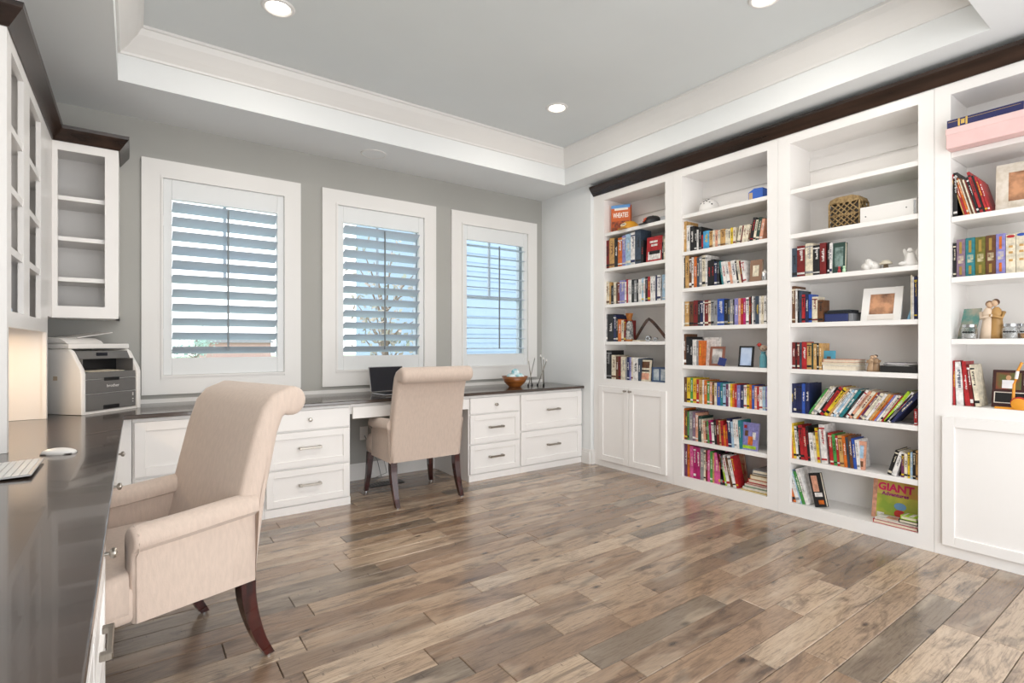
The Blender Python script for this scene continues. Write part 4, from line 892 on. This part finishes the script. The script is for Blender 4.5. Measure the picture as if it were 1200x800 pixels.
x, y, z = at(3, 3, 1163, 3.75); couple((x, y, z), 'tall carved embracing couple figurine between the two glass jars', 1.42, '#d9c4ad', '#b08850')
# lower shelf: multi-photo frame with toy
x, y, z = at(3, 4, 1200, 3.76); fw_ = .33; r = empty('award_plaque', (x, y - .035, z), 0, 'dark red multi-opening photo plaque behind the yellow toy, right edge', 'plaque'); r.rotation_euler = (0, R(12), 0)
B(0, .016, -fw_ / 2, fw_ / 2 - .0, 0, .205, .002, 1).build('board', cmat('#3a1412'), r)
def win(y0, y1, z0, z1, m):
    mb = MB(); t = .004
    mb.box(-.003, 0, y0, y1, z0, z0 + t); mb.box(-.003, 0, y0, y1, z1 - t, z1); mb.box(-.003, 0, y0, y0 + t, z0, z1); mb.box(-.003, 0, y1 - t, y1, z0, z1); mb.build('opening_border', cmat('#e8ddd2'), r)
    B(-.0015, 0, y0 + t, y1 - t, z0 + t, z1 - t).build('opening', m, r)
lf = fw_ / 2
win(lf - .14, lf - .01, .025, .085, M['black']); win(lf - .26, lf - .125, .125, .19, M['black']); win(lf - .30, lf - .16, .02, .11, M['black'])
p = B(-.002, 0, lf - .115, lf - .015, .10, .19).build('photo', mat('photo_garden', '#4a6a32', .4, hex2='#8a2a26', nscale=14), r); B(-.0005, .0, lf - .09, lf - .04, .105, .15).build('printed_shirt', cmat('#e8e6e8'), p, loc=(-.002, 0, 0)); MB().ball((-.0025, lf - .065, .163), .011, .1, 1, 1.2).build('printed_head', cmat('#c99a72'), p)
text('caption', 'IN RECOGNITION\nOF SERVICE', .0, M['gold'], r, (0, 0, 0), FACE_X) if False else None
x, y, z = at(3, 4, 1187, 3.70); r = empty('toy_windmill', (x, y, z), 0, 'yellow and white jointed toy with a round hub in front of the plaque', 'toy')
yel = cmat('#e0962a')
mb = MB(); mb.box(-.012, .012, -.05, .07, 0, .010); mb.build('base', yel, r)
mb = MB(); mb.tube([(0, .0, .01), (0, -.004, .13), (0, -.012, .16)], .006, 8); mb.tube([(0, -.018, .20), (0, -.034, .245)], .006, 8); mb.build('rod', yel, r)
MB().tube([(0, -.012, .16), (0, -.018, .20)], .007, 8).build('white_joint', M['white_plastic'], r); MB().tube([(0, -.0005, .035), (0, -.002, .05)], .008, 8).build('white_joint', M['white_plastic'], r)
MB().lathe([(0, 0), (.030, 0), (.030, .014), (.016, .018), (0, .018)], n=24, mtx=Matrix.Translation((-.006, -.025, .03)) @ Matrix.Rotation(R(-90), 4, 'Y')).build('wheel', yel, r, 'angle'); MB().lathe([(.024, 0), (.033, 0), (.033, .012), (.024, .012)], n=24, mtx=Matrix.Translation((-.002, -.025, .034)) @ Matrix.Rotation(R(-90), 4, 'Y')).build('wheel_rim', cmat('#b8382c'), r, 'angle')

# ------------------------------------------------------------ desk items
# printer (local: front looks to -Y, width along X)
ang = R(43); W_, D_, H_ = .39, .36, .405
pr0 = empty('printer', (-.245, 3.925, .763), ang, 'white and grey multifunction laser printer in the corner on the worktop', 'printer')
side = [(0, .0), (D_, 0), (D_, H_ - .02), (.10, H_ - .02), (.075, H_ - .035), (.012, H_ - .14), (0, H_ - .165)]
def rnd(poly): return poly
MB().prism(side, 0, 0, .028, .006).build('side_housing', M['white_plastic'], pr0, 'angle'); MB().prism(side, 0, W_ - .028, W_, .006).build('side_housing', M['white_plastic'], pr0, 'angle')
MB().box(.028, W_ - .028, .02, D_ - .004, .012, .24).box(.028, W_ - .028, .17, D_ - .004, .24, H_ - .05).box(.02, W_ - .02, .006, D_ - .01, 0, .012).build('body', M['white_plastic'], pr0)
B(.03, W_ - .03, .008, .03, .016, .115, .004, 2).build('paper_drawer', M['grey_plastic'], pr0); B(.03, W_ - .03, .008, .03, .119, .200, .004, 2).build('front_cover', M['grey_plastic'], pr0)
MB().prism([(.008, .204), (.03, .204), (.03, .245), (.012, .245)], 0, .03, W_ - .03).build('tray_lip', M['grey_plastic'], pr0)
B(.034, W_ - .034, .03, .17, .238, .246).build('output_tray', M['black'], pr0); MB().prism([(.03, .2465), (.16, .252), (.16, .254), (.03, .2485)], 0, .07, W_ - .09).build('tray_paper', M['paper'], pr0)
MB().prism([(.055, .325), (.12, .325), (.12, .372), (.078, .372)], 0, .029, W_ - .029).build('control_panel', M['grey_plastic'], pr0)
B(.029, .034, .03, .155, .245, .324).build('inner_cheek', M['grey_plastic'], pr0); B(W_ - .034, W_ - .029, .03, .155, .245, .324).build('inner_cheek', M['grey_plastic'], pr0)
B(.034, W_ - .034, .155, .168, .246, .33).build('output_recess', M['black'], pr0)
o = B(.145, .215, .062, .066, .342, .362).build('display', M['screen'], pr0, rot=None)
B(W_ * .5 - .05, W_ * .5 + .05, .004, .012, .192, .212, .003, 1).build('cover_grip', M['black'], pr0); B(W_ * .5 - .055, W_ * .5 + .05, .004, .012, .020, .044, .004, 2).build('drawer_grip', M['black'], pr0)
text('brand_lettering', 'brother', .026, cmat('#e8e6e4'), pr0, (W_ * .52, .0070, .160), (R(90), 0, 0)); 
mb = MB(); mb.box(W_ - .055, W_ - .048, .0065, .008, .085, .105); mb.box(W_ - .056, W_ - .047, .0065, .008, .060, .068); mb.box(W_ - .055, W_ - .048, .0065, .008, .045, .05); mb.build('icon_marks', cmat('#dad8d4'), pr0)
MB().box(.0, W_, .09, D_, H_ - .019, H_ + .012, .006, 2).build('scanner_lid', M['white_plastic'], pr0, 'angle')
MB().prism([(.10, H_ + .0125), (D_, H_ + .0125), (D_, H_ + .052), (.16, H_ + .045), (.12, H_ + .03)], 0, .0, W_ * .58, .006).build('document_feeder', M['white_plastic'], pr0, 'angle')
MB().rings([[(.10, .15, H_ + .045), (.10, .33, H_ + .045), (.10, .33, H_ + .05), (.10, .15, H_ + .05)], [(.335, .16, H_ + .082), (.335, .32, H_ + .082), (.335, .32, H_ + .086), (.335, .16, H_ + .086)]]).build('feeder_tray', M['white_plastic'], pr0)
text('model_lettering', 'MFC', .018, cmat('#5a5a5e'), pr0, (.06, .111, H_ + .024), (R(70), 0, 0)) if False else None
B(-.001, 0, .17, .20, .20, .225).build('side_sticker', cmat('#c8b49c'), pr0)
# mouse
mo = empty('computer_mouse', (-.229, 2.62, .7625), R(-22), 'white low wireless mouse on the left worktop', 'mouse')
MB().ball((0, 0, .004), .5, .115, .062, .036, 24).build('shell', M['white_plastic'], mo, True)
B(-.05, .05, -.027, .027, 0, .004, .002, 1).build('base', M['grey_plastic'], mo)
# keyboard
kb = empty('keyboard', (-.318, 2.33, .7625), R(0), 'slim silver keyboard with white keys at the left edge of the worktop', 'keyboard')
kb.rotation_euler = (0, R(-2), R(0)); kb.location.z = .7665
# long axis along Y ; rows along X, the user's edge faces +X
B(-.065, .062, -.14, .15, 0, .006, .002, 1).build('deck', M['silver'], kb); MB().tube([(-.058, -.14, -.001), (-.058, .15, -.001)], .006, 8).build('battery_tube', M['silver'], kb)
first = B(-.0078, .0078, -.0078, .0078, 0, .0025).build('key', M['white_plastic'], kb)
n = 0
for rrow in range(6):
    for ccol in range(15):
        o = first if n == 0 else first.copy(); n += 1
        if o is not first: C.objects.link(o)
        o.location = (-.052 + rrow * .019, -.130 + ccol * .0187, .0062)
# laptop on back desk
lp = empty('laptop', (1.77, 4.10, .7625), R(8), 'open silver laptop with a dark screen behind the second chair', 'laptop')
B(-.165, .165, -.12, .11, 0, .012, .003, 1).build('base', M['silver'], lp); B(-.145, .145, -.04, .09, .0121, .0135).build('keyboard_deck', M['black'], lp)
sc_ = B(-.165, .165, -.004, .004, 0, .215, .003, 1).build('screen', M['silver'], lp, loc=(0, .115, .012), rot=(R(-12), 0, 0)); B(-.158, .158, -.0048, -.004, .006, .209).build('display', M['screen'], sc_)
# bowl with glass floats
bx_, by_ = 2.98, 4.07
bo = empty('bowl', (bx_, by_, .7625), 0, 'round wooden bowl on the worktop below the right window', 'bowl')
MB().lathe([(0, 0), (.06, 0), (.062, .008), (.10, .045), (.128, .105), (.120, .105), (.092, .05), (.05, .016), (0, .014)], n=32).build('body', M['wood'], bo, True)
for i, (dx, dy, dz, rr, hx) in enumerate(((-.045, -.02, .085, .042, '#d7ecec'), (.03, -.045, .09, .044, '#8fd0d8'), (.055, .03, .085, .042, '#cfe6ea'), (-.02, .045, .088, .042, '#a9d8dc'), (.002, -.005, .135, .042, '#5cb4c4'))):
    o = MB().ball((0, 0, 0), rr, n=16).build('decorative_ball', mat('ball_' + hx[1:], hx, .2, hex2='#f2f6f6', nscale=16, coat=.5), None, True, loc=(bx_ + dx, by_ + dy, .7625 + dz)); tag(o, ['pale mint swirled ball at the left of the wooden bowl', 'light turquoise ball at the front of the wooden bowl', 'pale blue ball at the right of the wooden bowl', 'soft aqua ball at the back of the wooden bowl', 'deep turquoise ball topmost in the wooden bowl'][i], 'ball')
# three-legged candle holders: twisted rods
for i, (hx_, hy_, lab) in enumerate(((3.17, 4.06, 'left metal sculpture of crossing rods with white tips beside the bowl'), (3.30, 4.04, 'right metal sculpture of crossing rods with white tips beside the bowl'))):
    r = empty('rod_sculpture', (hx_, hy_, .7625), R(20 + 40 * i), lab, 'sculpture')
    if i == 0: rods = [((-.05, 0, 0), (.07, .0, .27)), ((.05, .02, 0), (-.06, -.01, .25))]
    else: rods = [((-.06, 0, 0), (.06, .01, .285)), ((.05, -.02, 0), (-.05, .0, .26)), ((.0, .05, 0), (.01, -.04, .24))]
    for a, b in rods:
        MB().tube([a, b], .0045, 8).build('rod', M['nickel'], r, True); MB().tube([tuple(Vector(b) * 1.0), tuple(Vector(b) + Vector((0, 0, .022)))], [.010, .006], 10).build('tip', M['white_plastic'], r, True); MB().tube([a, (a[0], a[1], .02)], .009, 8).build('foot', M['black'], r, True)
# kneehole: outlet, cable, floor vent
o = B(-.036, .036, -.006, 0, -.058, .058, .002, 1).build('wall_outlet', M['white_plastic'], None, loc=(1.63, YB - .0005, .40)); tag(o, 'white wall outlet plate inside the kneehole behind the second chair', 'outlet')
for zz in (-.022, .022): B(-.014, .014, -.008, -.006, zz - .012, zz + .012).build('socket', M['trim'], o)
o = MB().tube([(1.63, YB - .02, .38), (1.66, YB - .05, .30), (1.73, YB - .06, .16), (1.75, YB - .10, .02), (1.66, YB - .15, .006), (1.60, YB - .12, .006), (1.68, YB - .08, .008), (1.80, YB - .10, .05), (1.78, YB - .03, .25)], .003, 6).build('cable', M['grey_plastic'], None, True); tag(o, 'thin grey power cable hanging below the desk', 'cable')
fv = empty('floor_vent', (1.72, 4.20, .0015), 0, 'dark metal floor vent under the desk kneehole', 'vent')
B(-.15, .15, -.055, .055, 0, .004).build('frame', M['black'], fv)
for i in range(10): B(-.13 + i * .028, -.118 + i * .028, -.04, .04, .004, .006).build('slat', M['grey_plastic'], fv)

# ------------------------------------------------------------ chairs
def smooth_secs(secs, n=4):
    out = []
    for i in range(len(secs) - 1):
        a, b, c, d = secs[max(i - 1, 0)], secs[i], secs[i + 1], secs[min(i + 2, len(secs) - 1)]
        for k_ in range(n):
            t = k_ / n; row = []
            for p0, p1, p2, p3 in zip(a, b, c, d):
                p0, p1, p2, p3 = map(Vector, (p0, p1, p2, p3))
                row.append(tuple(.5 * (2 * p1 + (p2 - p0) * t + (2 * p0 - 5 * p1 + 4 * p2 - p3) * t * t + (3 * p1 - p0 - 3 * p2 + p3) * t ** 3)))
            out.append(row)
    return out + [secs[-1]]
def make_chair(label, group):
    r = empty('upholstered_armchair', (0, 0, 0), 0, label, 'chair', group); L = M['linen']
    hw = .288
    # seat box and cushion
    MB().box(-hw + .004, hw - .004, -.19, .30, .315, .43, .02, 3).build('seat_base', L, r, True)
    mb = MB(); prof = [(-.12, .40), (.27, .40), (.285, .36), (.287, .325), (.27, .318), (.20, .318)]
    # cushion: crowned box with T-front
    secs = []
    for y_, hwid, zt in ((-.13, .235, .455), (.0, .238, .472), (.14, .238, .474), (.19, .24, .472), (.205, .287, .468), (.28, .288, .460), (.31, .285, .435), (.322, .28, .40), (.318, .278, .325)):
        zb = .33 if y_ > .2 else .42; rr = min(.03, (zt - zb) * .45); rr = max(rr, .002)
        pts = []
        for cx_, cz_, a0 in ((hwid - rr, zt - rr, 0), (-hwid + rr, zt - rr, 90), (-hwid + rr, zb + rr, 180), (hwid - rr, zb + rr, 270)):
            for k_ in range(4): a = R(a0 + 30 * k_); pts.append((cx_ + rr * math.cos(a), y_, cz_ + rr * math.sin(a) + (.006 if cz_ > .42 else 0)))
        secs.append(pts)
    mb.rings(secs); mb.build('seat', L, r, True)
    # backrest profile (y,z)
    pr = [(-.195, .315), (-.205, .40), (-.235, .62), (-.285, .84), (-.305, .895)]
    for k_ in range(0, 13): a = R(-60 - 18 * k_); pr.append((-.345 + .058 * math.cos(a) * 1.0, .955 + .058 * math.sin(a)))
    pr += [(-.265, .985), (-.225, .94), (-.19, .84), (-.15, .68), (-.115, .52), (-.09, .43), (-.09, .32)]
    def half(z_): return hw + .0015 if z_ < .63 else hw - .004 + .004 * max(0, (z_ - .85) / .15)
    mb = MB(); secs = []
    for s_ in (-1, 1):
        pass
    n_ = len(pr); cyz = (-.19, .65)
    for t_, ins in ((-1, .026), (-.985, .011), (-.95, .002), (-.9, 0), (0, 0), (.9, 0), (.95, .002), (.985, .011), (1, .026)):
        sec = []
        for i, (y_, z_) in enumerate(pr):
            p0 = pr[i - 1]; p1 = pr[(i + 1) % n_]; tx, tz = p1[0] - p0[0], p1[1] - p0[1]; ln = math.hypot(tx, tz) or 1
            ny, nz = tz / ln, -tx / ln   # profile is clockwise seen from +x: inward normal
            sec.append((half(z_) * t_, y_ + ny * ins, z_ + nz * ins))
        secs.append(sec)
    mb.rings(secs); bmesh.ops.triangulate(mb.bm, faces=[f for f in mb.bm.faces if len(f.verts) > 4])
    bk_ = mb.build('backrest', L, r, 'angle')
    bk_.data.set_sharp_from_angle(angle=R(80))
    # arms
    for s_ in (-1, 1):
        mb = MB(); secs = []
        cx_ = s_ * .262; ra = .048
        def asec(y_, zt, ins=0):
            pts = []; rr = ra - ins; xo = hw - ins; xi = .236 + ins
            zc = zt - ra
            pts.append((s_ * xi, y_, .40)); pts.append((s_ * xi, y_, zc - .02))
            for k_ in range(11):
                a = R(195 - 21 * k_); pts.append((s_ * (.268 + rr * math.cos(a) * 1.0), y_, zc + rr * math.sin(a)))
            pts.append((s_ * (xo - .004), y_, zc - .034)); pts.append((s_ * (xo), y_, zc - .06)); pts.append((s_ * xo, y_, .312 + ins)); pts.append((s_ * xi, y_, .312 + ins))
            return pts
        for y_, zt, ins in ((-.188, .632, 0), (-.1, .628, 0), (.05, .618, 0), (.183, .612, 0), (.194, .611, .003), (.199, .610, .010)): secs.append(asec(y_, zt, ins))
        mb.rings(secs); bmesh.ops.triangulate(mb.bm, faces=[f for f in mb.bm.faces if len(f.verts) > 4])
        arm = mb.build('armrest', L, r, 'angle'); arm.data.set_sharp_from_angle(angle=R(50))
        MB().tube([(s_ * (hw + .0005), .186, .315), (s_ * (hw + .0005), .186, .515), (s_ * (hw + .02), .186, .54), (s_ * (hw + .026), .186, .565), (s_ * (hw + .018), .186, .592), (s_ * (hw - .02), .186, .612)], .0024, 6).build('piping', L, arm, True)
    # legs
    for s_ in (-1, 1):
        secs = []
        for z_, y_, h_ in ((.318, -.165, .024), (.25, -.168, .0235), (.17, -.185, .021), (.08, -.215, .018), (.008, -.252, .0155)):
            secs.append([(s_ * .262 - h_, y_ - h_ * 1.1, z_), (s_ * .262 + h_, y_ - h_ * 1.1, z_), (s_ * .262 + h_, y_ + h_ * 1.1, z_), (s_ * .262 - h_, y_ + h_ * 1.1, z_)])
        lg = MB().rings(smooth_secs(secs)).build('leg', M['mahogany'], r, 'angle'); MB().lathe([(0, 0), (.011, 0), (.011, .008), (0, .008)], c=(s_ * .262, -.252, 0), n=12).build('glide', M['silver'], lg)
        secs = []
        for z_, x_, y_, h_ in ((.32, .26, .285, .023), (.15, .272, .293, .019), (.008, .287, .305, .014)):
            secs.append([(s_ * x_ - h_, y_ - h_, z_), (s_ * x_ + h_, y_ - h_, z_), (s_ * x_ + h_, y_ + h_, z_), (s_ * x_ - h_, y_ + h_, z_)])
        lg = MB().rings(secs).build('leg', M['mahogany'], r); MB().lathe([(0, 0), (.010, 0), (.010, .008), (0, .008)], c=(s_ * .287, .305, 0), n=12).build('glide', M['silver'], lg)
    return r
def copy_tree(o, parent=None):
    c = o.copy(); C.objects.link(c); c.parent = parent
    for ch in list(o.children): copy_tree(ch, c)
    return c
ch1 = make_chair('beige linen roll-back armchair in the foreground, pulled up to the left worktop', 'beige armchairs')
ch2 = copy_tree(ch1); ch2['label'] = 'beige linen roll-back armchair seen from behind at the laptop desk'
ch1.location = (.094, 2.323, .001); ch1.rotation_euler = (0, 0, R(108.3))
ch2.location = (1.79, 3.755, .001)
